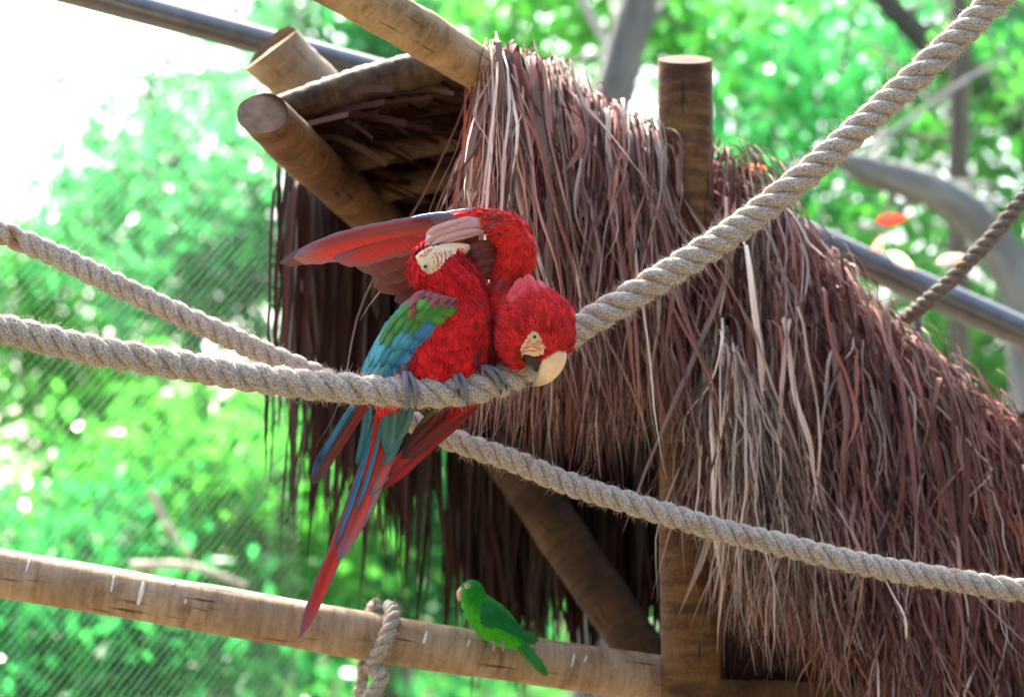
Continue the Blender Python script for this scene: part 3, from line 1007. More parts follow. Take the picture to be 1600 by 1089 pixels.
# ------------------------------------------------------------------ ropes
def rope(name, pts, r, label, hairs, hand=1, pitch_f=4.2, parent=None, hairlen=(.005, .017), mat=None):
    cen = catmull(np.array(pts), 400)
    L = np.linalg.norm(np.diff(cen, axis=0), axis=1).sum()
    pitch = r * pitch_f
    n = int(L / pitch * 22)
    cen, s = resample(cen, n)
    t, a, b = frames(cen)
    if parent is None:
        root = thing(name, label, "rope", tuple(cen[0]), "ropes strung across the aviary")
    else:
        root = parent
    ph = hand * 2 * np.pi * s / pitch
    # slow irregularity of lay
    ph = ph +   .35 * np.sin(s * 17 + RNG.uniform(0, 6)) + .2 * np.sin(s * 31 + RNG.uniform(0, 6))
    hv, hn = [], []
    for k in range(3):
        f = ph + k * 2 * np.pi / 3
        wob = 1 + .07 * np.sin(s * 43 + k * 2) + .05 * np.sin(s * 97 + k * 5) + .03 * RNG.standard_normal(n)
        c = cen + (np.cos(f)[:, None] * a + np.sin(f)[:, None] * b) * r * .56
        g = Geo()
        tube(g, c, r * .485 * wob, 14, rn=.035)
        g.obj("rope_strand", mat or M_ROPE, root)
        t2, a2, b2 = frames(c)
        idx = RNG.integers(0, n, hairs // 3)
        th = RNG.uniform(0, 2 * np.pi, hairs // 3)
        nn = np.cos(th)[:, None] * a2[idx] + np.sin(th)[:, None] * b2[idx]
        p = c[idx] + nn * r * .485
        keep = ((p - cen[idx]) * nn).sum(1) > r * .3
        hv.append(p[keep])
        hn.append(nrm(nn[keep] * .8 + t2[idx][keep] * RNG.normal(0, .8, (keep.sum(), 1)) + RNG.normal(0, .35, (keep.sum(), 3))))
    p, nn = np.concatenate(hv), np.concatenate(hn)
    m = len(p)
    ln = RNG.uniform(*hairlen, (m, 1)) * np.where(RNG.uniform(size=(m, 1)) < .04, 2.2, 1)
    bend = RNG.normal(0, .45, (m, 3))
    sdv = nrm(np.cross(nn, FWD[None] + RNG.normal(0, .2, (m, 3)))) * .00032
    q1 = p + nn * ln * .5 + bend * ln * .12
    q2 = p + nn * ln + bend * ln * .5
    V = np.stack([p - sdv, p + sdv, q1 - sdv * .8, q1 + sdv * .8, q2 - sdv * .3, q2 + sdv * .3], 1)
    faces = (np.arange(m)[:, None, None] * 6 + np.array([[0, 1, 3, 2], [2, 3, 5, 4]])[None]).reshape(-1, 4)
    cols = np.array([(.55, .5, .42), (.45, .4, .33), (.55, .34, .18), (.62, .58, .5)])[RNG.choice(4, m, p=[.4, .3, .12, .18])]
    g = Geo()
    g.add(V.reshape(-1, 3), faces, np.repeat(cols, 6, axis=0))
    g.obj("rope_fuzz", M_ROPE_HAIR, root, kind="stuff")
    return root, cen


R1 = PP([(-160, 486, 4.62), (0, 513, 4.65), (120, 541, 4.67), (250, 565, 4.69), (400, 591, 4.7), (520, 604, 4.7), (640, 613, 4.7), (720, 610, 4.71), (780, 596, 4.74),
         (830, 570, 4.8), (900, 517, 4.85), (1000, 455, 4.87), (1150, 358, 4.9), (1300, 238, 4.92), (1450, 103, 4.95), (1570, -14, 4.97), (1720, -170, 5.0)])
rope("perch_rope", R1, .0295, "thick fuzzy grey rope the two macaws sit on, rising steeply to the right", 24000, hand=1)
R2 = PP([(-160, 296, 4.95), (0, 363, 4.98), (100, 405, 5.0), (250, 478, 5.03), (400, 545, 5.05), (560, 618, 5.06), (690, 681, 5.05), (800, 719, 5.04), (900, 759, 5.03), (1050, 806, 5.02), (1200, 846, 5.0), (1350, 881, 5.0), (1500, 908, 5.0), (1620, 926, 5.0), (1800, 950, 5.0)])
rope("slack_rope", R2, .0245, "lower rope passing behind the macaws' tails and across the thatch", 9000, hand=1)
R3 = PP([(1330, 545, 5.95), (1385, 515, 5.85), (1450, 470, 5.7), (1530, 392, 5.65), (1600, 310, 5.6), (1720, 165, 5.5)])
rope("thin_rope", R3, .0185, "thinner dark rope rising from the thatch at the right edge", 1500, hand=1, mat=M_ROPE_SHADE)


# ------------------------------------------------------------------ timber rail with droppings and a tied rope
RA = [(-180, 862, 5.15), (0, 895, 5.2), (300, 946, 5.27), (600, 998, 5.35), (800, 1028, 5.42), (1060, 1066, 5.52)]
rail_root = P(420, 967, 5.3)
g = Geo()
pp = catmull(PP(RA), 70)
rr = np.interp(np.linspace(0, 1, 70), [0, .2, .5, 1], [.05, .052, .052, .055])
rr = rr * (1 + .02 * np.sin(np.linspace(0, 14, 70)) + .01 * np.sin(np.linspace(0, 47, 70)))
rail = thing("timber_rail", "pale round timber rail crossing the lower left, streaked with droppings", "rail", tuple(rail_root))
tube(g, pp, rr, 32, capmi=1, rn=.004, lump=.012)
g.obj("pole", [M_LOG_RAIL, M_END], rail)
tR = nrm(pp[50] - pp[20])
M_DROP = plain_mat("dried_droppings", (.78, .78, .75), rough=.8, noise=.1)


def on_rail(px):
    i = np.abs(((pp - CAM) @ RT) / ((pp - CAM) @ FWD) * F + 800 - px).argmin()
    return pp[i], rr[i]


for px, a0, a1, w in ((48, 62, 20, 5), (180, 50, 8, 4), (228, 48, -12, 8), (272, 66, 52, 4), (283, 20, 8, 3), (664, 42, 12, 7), (722, 38, 18, 5), (888, 40, 8, 6), (915, 40, 24, 5), (20, 80, 70, 6)):
    c, r_ = on_rail(px)
    av = nrm(-FWD - tR * (-FWD).dot(tR))
    bv = nrm(UP - tR * UP.dot(tR))
    g = Geo()
    m = 9
    V = []
    for i in range(m):
        th = math.radians(a0 + (a1 - a0) * i / (m - 1))
        hw = w * .5 * S(5.3) * (.5 + .5 * math.sin(math.pi * (.15 + .8 * i / (m - 1)))) * RNG.uniform(.7, 1.2)
        sl = tR * (-.004 * (i / (m - 1)) * (1 if w > 4 else .3))
        dirn = av * math.cos(th) + bv * math.sin(th)
        p = c + dirn * (r_ * 1.012) + sl
        V += [p - tR * hw - dirn * .001, p + dirn * .0022, p + tR * hw - dirn * .001]
    g.add(V, grid_faces(m, 3))
    g.obj("dropping_streak", M_DROP, rail)

# short rope lashed round the rail, its two ends hanging
c, r_ = on_rail(598)
av = nrm(-FWD - tR * (-FWD).dot(tR))
bv = nrm(UP - tR * UP.dot(tR))
pts = []
for th in np.radians(np.linspace(100, -60, 9)):
    pts.append(c + (av * math.cos(th) + bv * math.sin(th)) * (r_ + .0165) + tR * (.014 * math.sin(th * 1.3)))
end1 = [P(598, 1052, 5.28), P(588, 1075, 5.28), P(574, 1100, 5.28), P(560, 1160, 5.3)]
tie, _ = rope("tied_rope", np.array(pts + end1), .0165, "short rope knotted round the timber rail below the macaws' tails", 1800, hand=1)
tie["label"] = "short rope knotted round the timber rail, its ends hanging down"
back = [c + (av * math.cos(th) + bv * math.sin(th)) * (r_ + .018) - tR * .02 for th in np.radians(np.linspace(100, 235, 7))]
rope("x", np.array(back + [P(566, 1062, 5.36), P(562, 1090, 5.36), P(566, 1150, 5.36)]), .014, "", 900, parent=tie)


# ------------------------------------------------------------------ birds
def blob(spheres, voxel=.004, smooth=10, sub=6):
    """one continuous skin round a chain (or chains) of spheres: list of chains [(P, r)]"""
    bm = bmesh.new()
    for chain in spheres:
        cs = np.array([np.append(p, r) for p, r in chain])
        path = catmull(cs, sub * len(cs)) if len(cs) > 1 else cs
        for q in path:
            m = bmesh.ops.create_icosphere(bm, subdivisions=3, radius=max(q[3], .002))
            bmesh.ops.translate(bm, verts=m['verts'], vec=q[:3])
    me = bpy.data.meshes.new("tmp")
    bm.to_mesh(me)
    bm.free()
    o = bpy.data.objects.new("tmp", me)
    C.objects.link(o)
    md = o.modifiers.new("r", 'REMESH')
    md.mode = 'VOXEL'
    md.voxel_size = voxel
    ms = o.modifiers.new("s", 'SMOOTH')
    ms.factor = .5
    ms.iterations = smooth
    dg = bpy.context.evaluated_depsgraph_get()
    ev = o.evaluated_get(dg)
    res = bpy.data.meshes.new_from_object(ev)
    bpy.data.objects.remove(o)
    V = np.zeros(len(res.vertices) * 3, np.float32)
    res.vertices.foreach_get("co", V)
    V = V.reshape(-1, 3).astype(float)
    Fs = [list(p.vertices) for p in res.polygons]
    bpy.data.meshes.remove(res)
    quads = np.array([f for f in Fs if len(f) == 4], int)
    tris = np.array([f for f in Fs if len(f) == 3], int)
    tri_all = np.concatenate([quads[:, [0, 1, 2]], quads[:, [0, 2, 3]]] + ([tris] if len(tris) else []))
    bvh = BVHTree.FromPolygons([tuple(v) for v in V], Fs)
    return V, quads, tris, tri_all, bvh


def px_of(p):
    q = np.atleast_2d(p) - CAM
    z = q @ FWD
    return np.stack([(q @ RT) / z * F + 800, 544.5 - (q @ UP) / z * F, z], 1)


def hit(bvh, px, py):
    d_ = nrm(P(px, py, 1.0) - CAM)
    loc, n_, i_, ds = bvh.ray_cast(Vector(CAM), Vector(d_))
    if loc is None:
        loc, n_, i_, ds = bvh.find_nearest(Vector(P(px, py, 4.75)))
    return np.array(loc), np.array(n_)


def in_poly(pts, poly):
    x, y = pts[:, 0], pts[:, 1]
    inside = np.zeros(len(pts), bool)
    n = len(poly)
    for i in range(n):
        x1, y1 = poly[i]
        x2, y2 = poly[(i + 1) % n]
        c_ = ((y1 > y) != (y2 > y)) & (x < (x2 - x1) * (y - y1) / (y2 - y1 + 1e-12) + x1)
        inside ^= c_
    return inside


def sample(V, tri, n):
    A, B, D = V[tri[:, 0]], V[tri[:, 1]], V[tri[:, 2]]
    nn = np.cross(B - A, D - A)
    ar = np.linalg.norm(nn, axis=1)
    i = RNG.choice(len(tri), n, p=ar / ar.sum())
    r1 = np.sqrt(RNG.uniform(size=(n, 1)))
    r2 = RNG.uniform(size=(n, 1))
    return A[i] * (1 - r1) + B[i] * r1 * (1 - r2) + D[i] * r1 * r2, nrm(nn[i])


def contour(g, p, n, flow, ln, wd, col, lift=.25, tipcol=None):
    """small overlapping body feathers, cupped and slightly lifted"""
    m = len(p)
    fl = nrm(flow - n * (flow * n).sum(1, keepdims=True))
    sd_ = np.cross(fl, n)
    rot = RNG.normal(0, .22, (m, 1))
    fl, sd_ = fl * np.cos(rot) + sd_ * np.sin(rot), sd_ * np.cos(rot) - fl * np.sin(rot)
    ts = np.array([0, .25, .5, .7, .85, .95, 1.0])
    pr = np.array([.35, .8, 1.0, .97, .78, .5, .12])
    up_ = np.array([-.10, .07, .15, .18, .19, .18, .16])
    ln = ln[:, None, None]
    wd = wd[:, None, None]
    lf = (lift * RNG.uniform(.4, 1.6, m))[:, None, None]
    base = p[:, None] + fl[:, None] * ln * (ts[None, :, None] - .3) + n[:, None] * (ln * up_[None, :, None] * lf * 2.2)
    cx = np.array([-1, -.5, 0, .5, 1.0])
    V = base[:, :, None] + sd_[:, None, None] * (wd[..., None] * .5 * pr[None, :, None, None] * cx[None, None, :, None])
    V = V - n[:, None, None] * (wd[..., None] * .16 * pr[None, :, None, None] * (cx ** 2)[None, None, :, None])
    faces = (np.arange(m)[:, None, None] * 35 + grid_faces(7, 5)[None]).reshape(-1, 4)
    cc = np.repeat(col[:, None], 35, axis=1)
    tt = np.repeat(ts, 5)[None, :, None]
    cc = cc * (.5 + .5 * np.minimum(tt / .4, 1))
    if tipcol is not None:
        k = np.clip((tt - .55) / .4, 0, 1)
        cc = cc * (1 - k) + tipcol[:, None] * k
    uv = np.zeros((m, 35, 2))
    uv[..., 0] = np.tile(cx, 7)[None] + RNG.uniform(0, 30, (m, 1))
    uv[..., 1] = np.repeat(ts, 5)[None] * .25 + np.abs(np.tile(cx, 7))[None] * .06
    g.add(V.reshape(-1, 3), faces, cc.reshape(-1, 3), uv.reshape(-1, 2))


def barbs(g, p, n, flow, ln, wd, col, lift=.3, mess=.25):
    """loose hair-like barbs that soften the small plumage"""
    m = len(p)
    fl = nrm(flow - n * (flow * n).sum(1, keepdims=True))
    sd_ = np.cross(fl, n)
    a = RNG.normal(0, mess, (m, 1))
    fl = fl * np.cos(a) + sd_ * np.sin(a)
    sd_ = np.cross(fl, n)
    cv = RNG.normal(0, .22, (m, 1, 1))
    ts = np.array([0, .35, .7, 1.0])[None, :, None]
    ln = ln[:, None, None]
    lf = (lift * RNG.uniform(.3, 1.7, (m, 1, 1)))
    pos = p[:, None] + fl[:, None] * ln * (ts - .2) + n[:, None] * ln * lf * (ts * 1.6 - ts ** 2 * .9) + sd_[:, None] * ln * cv * ts ** 2
    w = wd[:, None, None] * np.array([.7, 1, .7, .12])[None, :, None] * .5
    tw = RNG.normal(0, .5, (m, 1, 1))
    sv = sd_[:, None] * np.cos(tw) + n[:, None] * np.sin(tw)
    V = np.stack([pos - sv * w, pos + sv * w], 2)
    faces = (np.arange(m)[:, None, None] * 8 + grid_faces(4, 2)[None]).reshape(-1, 4)
    g.add(V.reshape(-1, 3), faces, np.repeat(col, 8, axis=0))


def flow_field(p, guides):
    q = np.array([a for a, b in guides])
    d_ = nrm(np.array([b for a, b in guides]))
    w = 1 / (((p[:, None] - q[None]) ** 2).sum(-1) + 2e-5) ** 2
    return nrm((w[..., None] * d_[None]).sum(1))


def spine_guides(pts):
    pts = catmull(np.array(pts), 24)
    return list(zip(pts, np.gradient(pts, axis=0)))


def feather(g, base, tip, width, bow=(0, 0, 0), nor=None, c0=(.3, .02, .02), c1=None, c2=None, edge=None, rach=None, asym=0.0, cup=.12, blunt=.72, twist=0.0, rows=18, across=None):
    base, tip, bow = np.array(base), np.array(tip), np.array(bow)
    c0 = np.array(c0, float)
    c1 = c0 if c1 is None else np.array(c1, float)
    c2 = c1 if c2 is None else np.array(c2, float)
    edge_c = None if edge is None else np.array(edge, float)
    rach = c0 * .45 if rach is None else np.array(rach, float)
    nor = -FWD if nor is None else np.array(nor, float)
    t = np.linspace(0, 1, rows)
    mid = (base + tip) / 2 + bow
    pts = ((1 - t) ** 2)[:, None] * base + (2 * t * (1 - t))[:, None] * (2 * mid - (base + tip) / 2) + (t ** 2)[:, None] * tip
    tg = nrm(np.gradient(pts, axis=0))
    nn = nrm(nor - tg * (tg @ nor)[:, None])
    sd_ = np.cross(tg, nn)
    if twist:
        a_ = twist * (t - .4)
        sd_, nn = sd_ * np.cos(a_)[:, None] + nn * np.sin(a_)[:, None], nn * np.cos(a_)[:, None] - sd_ * np.sin(a_)[:, None]
    prof = np.minimum(1, (.18 + t / .28) ** .8) * np.sqrt(np.maximum(1 - (np.maximum(0, t - blunt) / (1 - blunt)) ** 2.0, .004))
    cx = np.array([-1, -.86, -.5, -.055, 0, .055, .5, .86, 1.0])
    sh = np.where(cx < 0, cx * (1 - asym), cx * (1 + asym))
    jag = 1 + .05 * RNG.standard_normal((rows, 9)) * (np.abs(cx)[None] > .8)
    hw = width * .5 * prof
    V = pts[:, None] + sd_[:, None] * (hw[:, None] * sh[None] * jag)[..., None]
    V = V - nn[:, None] * (hw[:, None] * cup * 2 * (np.abs(cx) ** 1.6)[None])[..., None]
    V[:, 4] += nn * (width * .02)
    k1 = np.clip(t / .5, 0, 1)[:, None]
    k2 = np.clip((t - .5) / .5, 0, 1)[:, None] ** 1.5
    cc = (c0 * (1 - k1) + c1 * k1) * (1 - k2) + c2 * k2
    col = np.repeat(cc[:, None], 9, axis=1)
    if across is not None:
        col = col * np.array(across)[None, :, None]  # gradient across the vane paints the shade of overlapping feathers
    if edge_c is not None:
        we = np.array([.9, .35, .0, 0, 0, 0, 0, .35, .9])[None, :, None]
        te = np.clip((t - .82) / .18, 0, 1)[:, None, None] * .8
        we = np.maximum(we, te)
        col = col * (1 - we) + edge_c * we
    for k in (3, 4, 5):
        wr = .75 * (1 - t[:, None] ** 3)
        col[:, k] = col[:, k] * (1 - wr) + rach * wr
    uv = np.zeros((rows, 9, 2))
    L = np.linalg.norm(tip - base)
    uv[..., 0] = cx[None] * .5
    uv[..., 1] = t[:, None] * L * 8 + np.abs(cx)[None] * .18 + RNG.uniform(0, 10)
    g.add(V.reshape(-1, 3), grid_faces(rows, 9), col.reshape(-1, 3), uv.reshape(-1, 2))


RED = np.array((.60, .014, .018))
RED_D = np.array((.28, .010, .014))
PINK = np.array((.68, .10, .10))
GREEN = np.array((.065, .29, .026))
OLIVE = np.array((.18, .25, .03))
TEAL = np.array((.07, .36, .43))
BLUE = np.array((.06, .27, .50))
DBLUE = np.array((.02, .07, .2))
MAROON = np.array((.21, .032, .036))
GREYB = np.array((.20, .18, .20))
CREAM = np.array((.86, .64, .38))


def wing_feather(parent, name, *a, **k):
    g = Geo()
    feather(g, *a, **k)
    return g.obj(name, M_FEATHER, parent)


def beak_loft(parent, name, pts, cols, mat, squash=.62, nseg=16):
    """pts: (px,py,d,r_px); round-backed mandible tapering to a point"""
    q = np.array([np.append(P(*a[:3]), a[3] * S(a[2])) for a in pts])
    path = catmull(q, 18)
    c_ = np.array(cols, float)
    cc = np.stack([np.interp(np.linspace(0, 1, 18), np.linspace(0, 1, len(c_)), c_[:, k]) for k in range(3)], 1)
    g = Geo()
    cen = path[:, :3]
    t = nrm(np.gradient(cen, axis=0))
    a = nrm(FWD[None] - t * (t @ FWD)[:, None])
    b = np.cross(t, a)
    th = np.linspace(0, 2 * np.pi, nseg, endpoint=False)
    r = np.maximum(path[:, 3], .0006)
    V = cen[:, None] + r[:, None, None] * (np.cos(th)[None, :, None] * a[:, None] * squash + np.sin(th)[None, :, None] * b[:, None])
    V = np.concatenate([V.reshape(-1, 3), cen[:1], cen[-1:]])
    m = 18 * nseg
    g.add(V, grid_faces(18, nseg, True), np.vstack([np.repeat(cc, nseg, axis=0), cc[:1], cc[-1:]]))
    f = [[i, (i + 1) % nseg, m] for i in range(nseg)] + [[17 * nseg + (i + 1) % nseg, 17 * nseg + i, m + 1] for i in range(nseg)]
    gV = g.V[0]
    g.add(gV, f, g.col[0])
    return g.obj(name, mat, parent)


M_BEAK = attr_mat("horn_beak", rough=0.38, spec=0.4, uvscale=(60, 60), var=0.12, bump=0.15, coord='Object')
M_EYE = attr_mat("eye", rough=0.12, spec=0.6, uvscale=(5, 5), var=0.02, bump=0)


def eye(parent, bvh, px, py, r_px, iris=(.62, .55, .25)):
    c_, n_ = hit(bvh, px, py)
    r = r_px * S(4.7)
    n_ = nrm(n_ * .5 - FWD * .5)
    a_ = nrm(np.cross(n_, UP))
    b_ = np.cross(n_, a_)
    ring = np.linspace(0, 2 * np.pi, 20, endpoint=False)

    def dome(rad, h, lift, col):
        g = Geo()
        k = 6
        V = []
        for i in range(k):
            f = i / (k - 1)
            rr_ = rad * math.cos(f * math.pi / 2)
            z = h * math.sin(f * math.pi / 2) + lift
            V += [c_ + n_ * z + (a_ * math.cos(q) + b_ * math.sin(q)) * rr_ for q in ring]
        g.add(V, grid_faces(k, 20, True), col)
        return g

    e = dome(r * 1.55, r * .5, .0022, (.58, .55, .36)).obj("eye_ring", M_SKIN, parent)
    i_ = dome(r, r * .55, .0030, iris).obj("eye", M_EYE, parent)
    dome(r * .6, r * .34, .0030 + r * .32, (.008, .007, .006)).obj("pupil", M_EYE, i_)


def face_patch(parent, V, quads, poly, bvh, rows_, col=(.80, .60, .38)):
    """bare cream skin with rows of tiny red feathers"""
    cen = V[quads].mean(1)
    nn = np.cross(V[quads[:, 1]] - V[quads[:, 0]], V[quads[:, 2]] - V[quads[:, 0]])
    nn = nrm(nn)
    pc = px_of(cen)
    dmin = pc[:, 2].min()
    sel = in_poly(pc[:, :2], poly) & ((nn @ FWD) < .1)
    q = quads[sel]
    lab = {v: v for v in np.unique(q)}

    def find(v):
        while lab[v] != v:
            lab[v] = lab[lab[v]]
            v = lab[v]
        return v
    for f_ in q:
        r0 = find(f_[0])
        for v in f_[1:]:
            lab[find(v)] = r0
    comp = np.array([find(f_[0]) for f_ in q])
    keep = comp == np.bincount(comp).argmax()
    sel = np.flatnonzero(sel)[keep]
    q = q[keep]
    ids, inv = np.unique(q.ravel(), return_inverse=True)
    vn = np.zeros((len(ids), 3))
    for k in range(4):
        np.add.at(vn, inv.reshape(-1, 4)[:, k], nn[sel])
    vn = nrm(vn)
    g = Geo()
    g.add(V[ids] + vn * .0022, inv.reshape(-1, 4), col)
    o = g.obj("face_patch", M_SKIN, parent)
    g = Geo()
    for line in rows_:
        pts = catmull(np.array(line, float) + RNG.normal(0, .8, (len(line), 2)), 9)
        for k in range(8):
            p0, n0 = hit(bvh, *pts[k])
            if RNG.uniform() < .14:
                continue
            p1, n1 = hit(bvh, *pts[k + 1])
            tdir = p1 - p0
            sdv = nrm(np.cross(tdir, n0)) * .00062
            o_ = n0 * .0031
            V4 = [p0 + o_ - sdv * .8, p0 + o_ + sdv * .8, (p0 + p1) / 2 + o_ * 1.1 + sdv, (p0 + p1) / 2 + o_ * 1.1 - sdv, p1 + o_ + sdv * .8, p1 + o_ - sdv * .8]
            g.add(V4, [[0, 1, 2, 3], [3, 2, 4, 5]], (.40, .02, .015))
    g.obj("face_feather_rows", M_DOWN, o, kind="stuff")
    return o


def toes(parent, rope_pts, px, spreads, r=.0061, a0=125, a1=-48, lean=0.0):
    """one foot: toes clasping the rope from behind over the top and down the front"""
    q = px_of(rope_pts)
    i = np.abs(q[:, 0] - px).argmin()
    c_ = rope_pts[i]
    t = nrm(rope_pts[min(i + 3, len(rope_pts) - 1)] - rope_pts[i - 3])
    av = nrm(-FWD - t * (-FWD).dot(t))
    bv = nrm(UP - t * UP.dot(t))
    for sp, e1, rr_ in spreads:
        th = np.radians(np.linspace(a0, e1, 22))
        f = np.linspace(0, 1, 22)
        pts = np.array([c_ + (av * math.cos(x) + bv * math.sin(x)) * (.0315 + r * .75 * rr_) + t * (sp * min(1, k * 1.6) + lean * k) for x, k in zip(th, f)])
        rad = r * rr_ * (1.05 - .3 * f) * (1 + .1 * np.cos(f * 2 * np.pi * 3.2))
        g = Geo()
        tube(g, pts, rad, 10, col=(.17, .165, .18))
        toe = g.obj("toe", M_TOE, parent)
        th = np.radians(np.linspace(e1, e1 - 26, 8))
        pts = np.array([c_ + (av * math.cos(x) + bv * math.sin(x)) * (.0315 + r * .7 * rr_ + .001 * np.sin(k * 3)) + t * (sp + lean) for x, k in zip(th, np.linspace(0, 1, 8))])
        g = Geo()
        tube(g, pts, np.linspace(r * rr_ * .62, .0007, 8), 8, col=(.02, .02, .022))
        g.obj("claw", M_BEAK, toe)
    # shank up into the belly plumage
    p0 = c_ + bv * .034 + FWD * .012
    g = Geo()
    tube(g, catmull([p0 + bv * .05 + FWD * .012, p0 + bv * .02, p0 - bv * .002], 8), [.012, .012, .011, .01, .01, .01, .01, .009], 10, col=(.14, .13, .14))
    g.obj("leg", M_TOE, parent)


# ---- left macaw: upright, head twisted up under its partner's wing
DA = 4.755
s_ = S(DA)
macA = thing("macaw", "macaw with folded green and blue wing, head tucked under its partner's raised wing", "macaw", tuple(P(672, 590, DA)), "two macaws on the rope")
body_chain = [(P(700, 452, DA), 44 * s_), (P(712, 485, DA), 49 * s_), (P(704, 525, DA), 56 * s_), (P(692, 558, DA + .005), 58 * s_), (P(668, 583, DA + .02), 38 * s_), (P(634, 612, DA + .035), 20 * s_), (P(606, 640, DA + .04), 9 * s_)]
neck_chain = [(P(712, 470, DA), 46 * s_), (P(706, 440, DA - .006), 40 * s_), (P(690, 424, DA - .008), 36 * s_), (P(676, 413, DA - .01), 33 * s_)]
head_chain = [(P(670, 416, DA - .01), 30 * s_), (P(678, 409, DA - .01), 32 * s_), (P(694, 403, DA - .01), 24 * s_), (P(704, 399, DA - .01), 18 * s_)]
VA, QA, TRA, TA, BA = blob([body_chain, neck_chain, head_chain])
g = Geo()
g.add(VA, QA, RED * .22)
g.obj("body", M_DOWN, macA)
gd = spine_guides([P(652, 402, DA - .03), P(664, 440, DA - .03), P(690, 470, DA - .03), P(690, 530, DA - .04), P(675, 580, DA - .03), P(630, 625, DA)]) + \
    spine_guides([P(705, 412, DA - .03), P(725, 435, DA - .03), P(740, 470, DA - .03), P(735, 530, DA - .03), P(712, 585, DA - .03)])
POLY_A = [(650, 402), (658, 394), (674, 386), (700, 382), (716, 386), (712, 396), (697, 407), (688, 420), (677, 428), (667, 428), (660, 420), (653, 410)]
eyeA = (665.5, 416.5)


def dress(name, parent, V, tri, guides, n, poly, lfun, cfun, lift=.25, extra_mask=None, fuzz=0, fuzzmask=None):
    p, nn = sample(V, tri, n)
    pc = px_of(p)
    m = ~(in_poly(pc[:, :2], poly) & ((nn @ FWD) < .25))
    if extra_mask is not None:
        m &= extra_mask(pc)
    p, nn, pc = p[m], nn[m], pc[m]
    fl = flow_field(p, guides)
    ln, wd = lfun(pc)
    # keep feather tips off the bare face
    col, tipc = cfun(pc)
    tipp = px_of(p + fl * ln[:, None] * .5)
    k = ~(in_poly(tipp[:, :2], poly) & ((nn @ FWD) < .25))
    g = Geo()
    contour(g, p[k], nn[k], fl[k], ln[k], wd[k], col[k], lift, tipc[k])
    if fuzz:
        p, nn = sample(V, tri, fuzz)
        # barbs gather in tufts that share a lean and a tone
        tc, tn = sample(V, tri, max(60, fuzz // 28))
        ti = np.concatenate([((p[i:i + 2000, None] - tc[None]) ** 2).sum(-1).argmin(1) for i in range(0, fuzz, 2000)])
        pull = RNG.uniform(.15, .6, fuzz)[:, None]
        pc = px_of(p)
        m = ~(in_poly(pc[:, :2], poly) & ((nn @ FWD) < .25))
        if fuzzmask is not None:
            m &= fuzzmask(pc)
        tl = RNG.normal(0, .4, (len(tc), 3))[ti]
        tone = RNG.uniform(.68, 1.42, len(tc))[ti][:, None]
        p, nn, pc, tl, tone, ti, pull = p[m], nn[m], pc[m], tl[m], tone[m], ti[m], pull[m]
        fl = flow_field(p, guides)
        ln, wd = lfun(pc)
        tgt = tc[ti] + fl * ln[:, None] * 1.1
        fl = nrm(fl + tl * .5 + (tgt - p) / ln[:, None] * pull)
        col, tipc = cfun(pc)
        col, tipc = col * tone, tipc * tone
        tipp = px_of(p + fl * ln[:, None] * .6)
        k = ~(in_poly(tipp[:, :2], poly) & ((nn @ FWD) < .25))
        barbs(g, p[k] + nn[k] * .002, nn[k], fl[k], ln[k] * .95, RNG.uniform(.0008, .002, k.sum()), (tipc * .6 + col * .4)[k], lift * .9)
    return g.obj(name, M_DOWN, parent, kind="stuff")


def lA(pc):
    n = len(pc)
    head = np.clip((455 - pc[:, 1]) / 50, 0, 1)
    ln = (.036 * (1 - head) + .015 * head) * RNG.uniform(.75, 1.3, n)
    return ln, ln * (.62 * (1 - head) + .42 * head)


def cA(pc):
    n = len(pc)
    r = RNG.uniform(size=(n, 1))
    c = RED * RNG.uniform(.72, 1.18, (n, 1))
    c = np.where(r < .10, RED_D * RNG.uniform(.7, 1.2, (n, 1)), c)
    # ruffled grey and dusky bases on the shoulder and upper breast
    sh = np.exp(-(((pc[:, 0] - 748) / 26) ** 2 + ((pc[:, 1] - 470) / 34) ** 2))[:, None]
    r2 = RNG.uniform(size=(n, 1))
    c = np.where(r2 < sh * .12, GREYB * .45 * RNG.uniform(.4, 1.3, (n, 1)) + RED * .25, c)
    fl_ = ((pc[:, 1] > 520) & (RNG.uniform(size=n) < .04))[:, None]
    c = np.where(fl_, np.array((.07, .02, .03)), c)
    tip = c * RNG.uniform(.95, 1.25, (n, 1)) + np.array((.04, .005, .005))
    return c, tip


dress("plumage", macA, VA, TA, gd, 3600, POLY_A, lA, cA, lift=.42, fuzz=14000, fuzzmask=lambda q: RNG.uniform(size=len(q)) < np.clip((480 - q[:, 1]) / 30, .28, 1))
face_patch(macA, VA, QA, POLY_A, BA,
           [[(674 + 6 * k, 397 - 1.3 * k), (679 + 5.4 * k, 410 - 2.5 * k), (676 + 5.4 * k, 424 - 3.6 * k)] for k in np.arange(0, 5.2, .6)] +
           [[(655 + 3 * k, 404 - 3.5 * k), (661 + 3 * k, 402 - 3.2 * k), (667 + 3 * k, 401 - 3.2 * k)] for k in np.arange(0, 4, .6)])
eye(macA, BA, eyeA[0], eyeA[1], 5.2, iris=(.50, .44, .2))
beak_loft(macA, "upper_beak", [(690, 398, DA - .012, 17), (704, 395, DA - .014, 15.5), (717, 391, DA - .010, 12), (726, 388, DA - .002, 8), (732, 386, DA + .006, 4), (735, 390, DA + .01, 1)],
          [CREAM * 1.0, CREAM, CREAM * 1.02, CREAM * .9, (.3, .26, .2)], M_BEAK, squash=.75)
beak_loft(macA, "lower_beak", [(702, 402, DA - .002, 11), (716, 402, DA, 9), (727, 398, DA + .002, 6), (735, 393, DA + .004, 2)], [(.02, .02, .02)] * 2, M_BEAK, squash=.8)

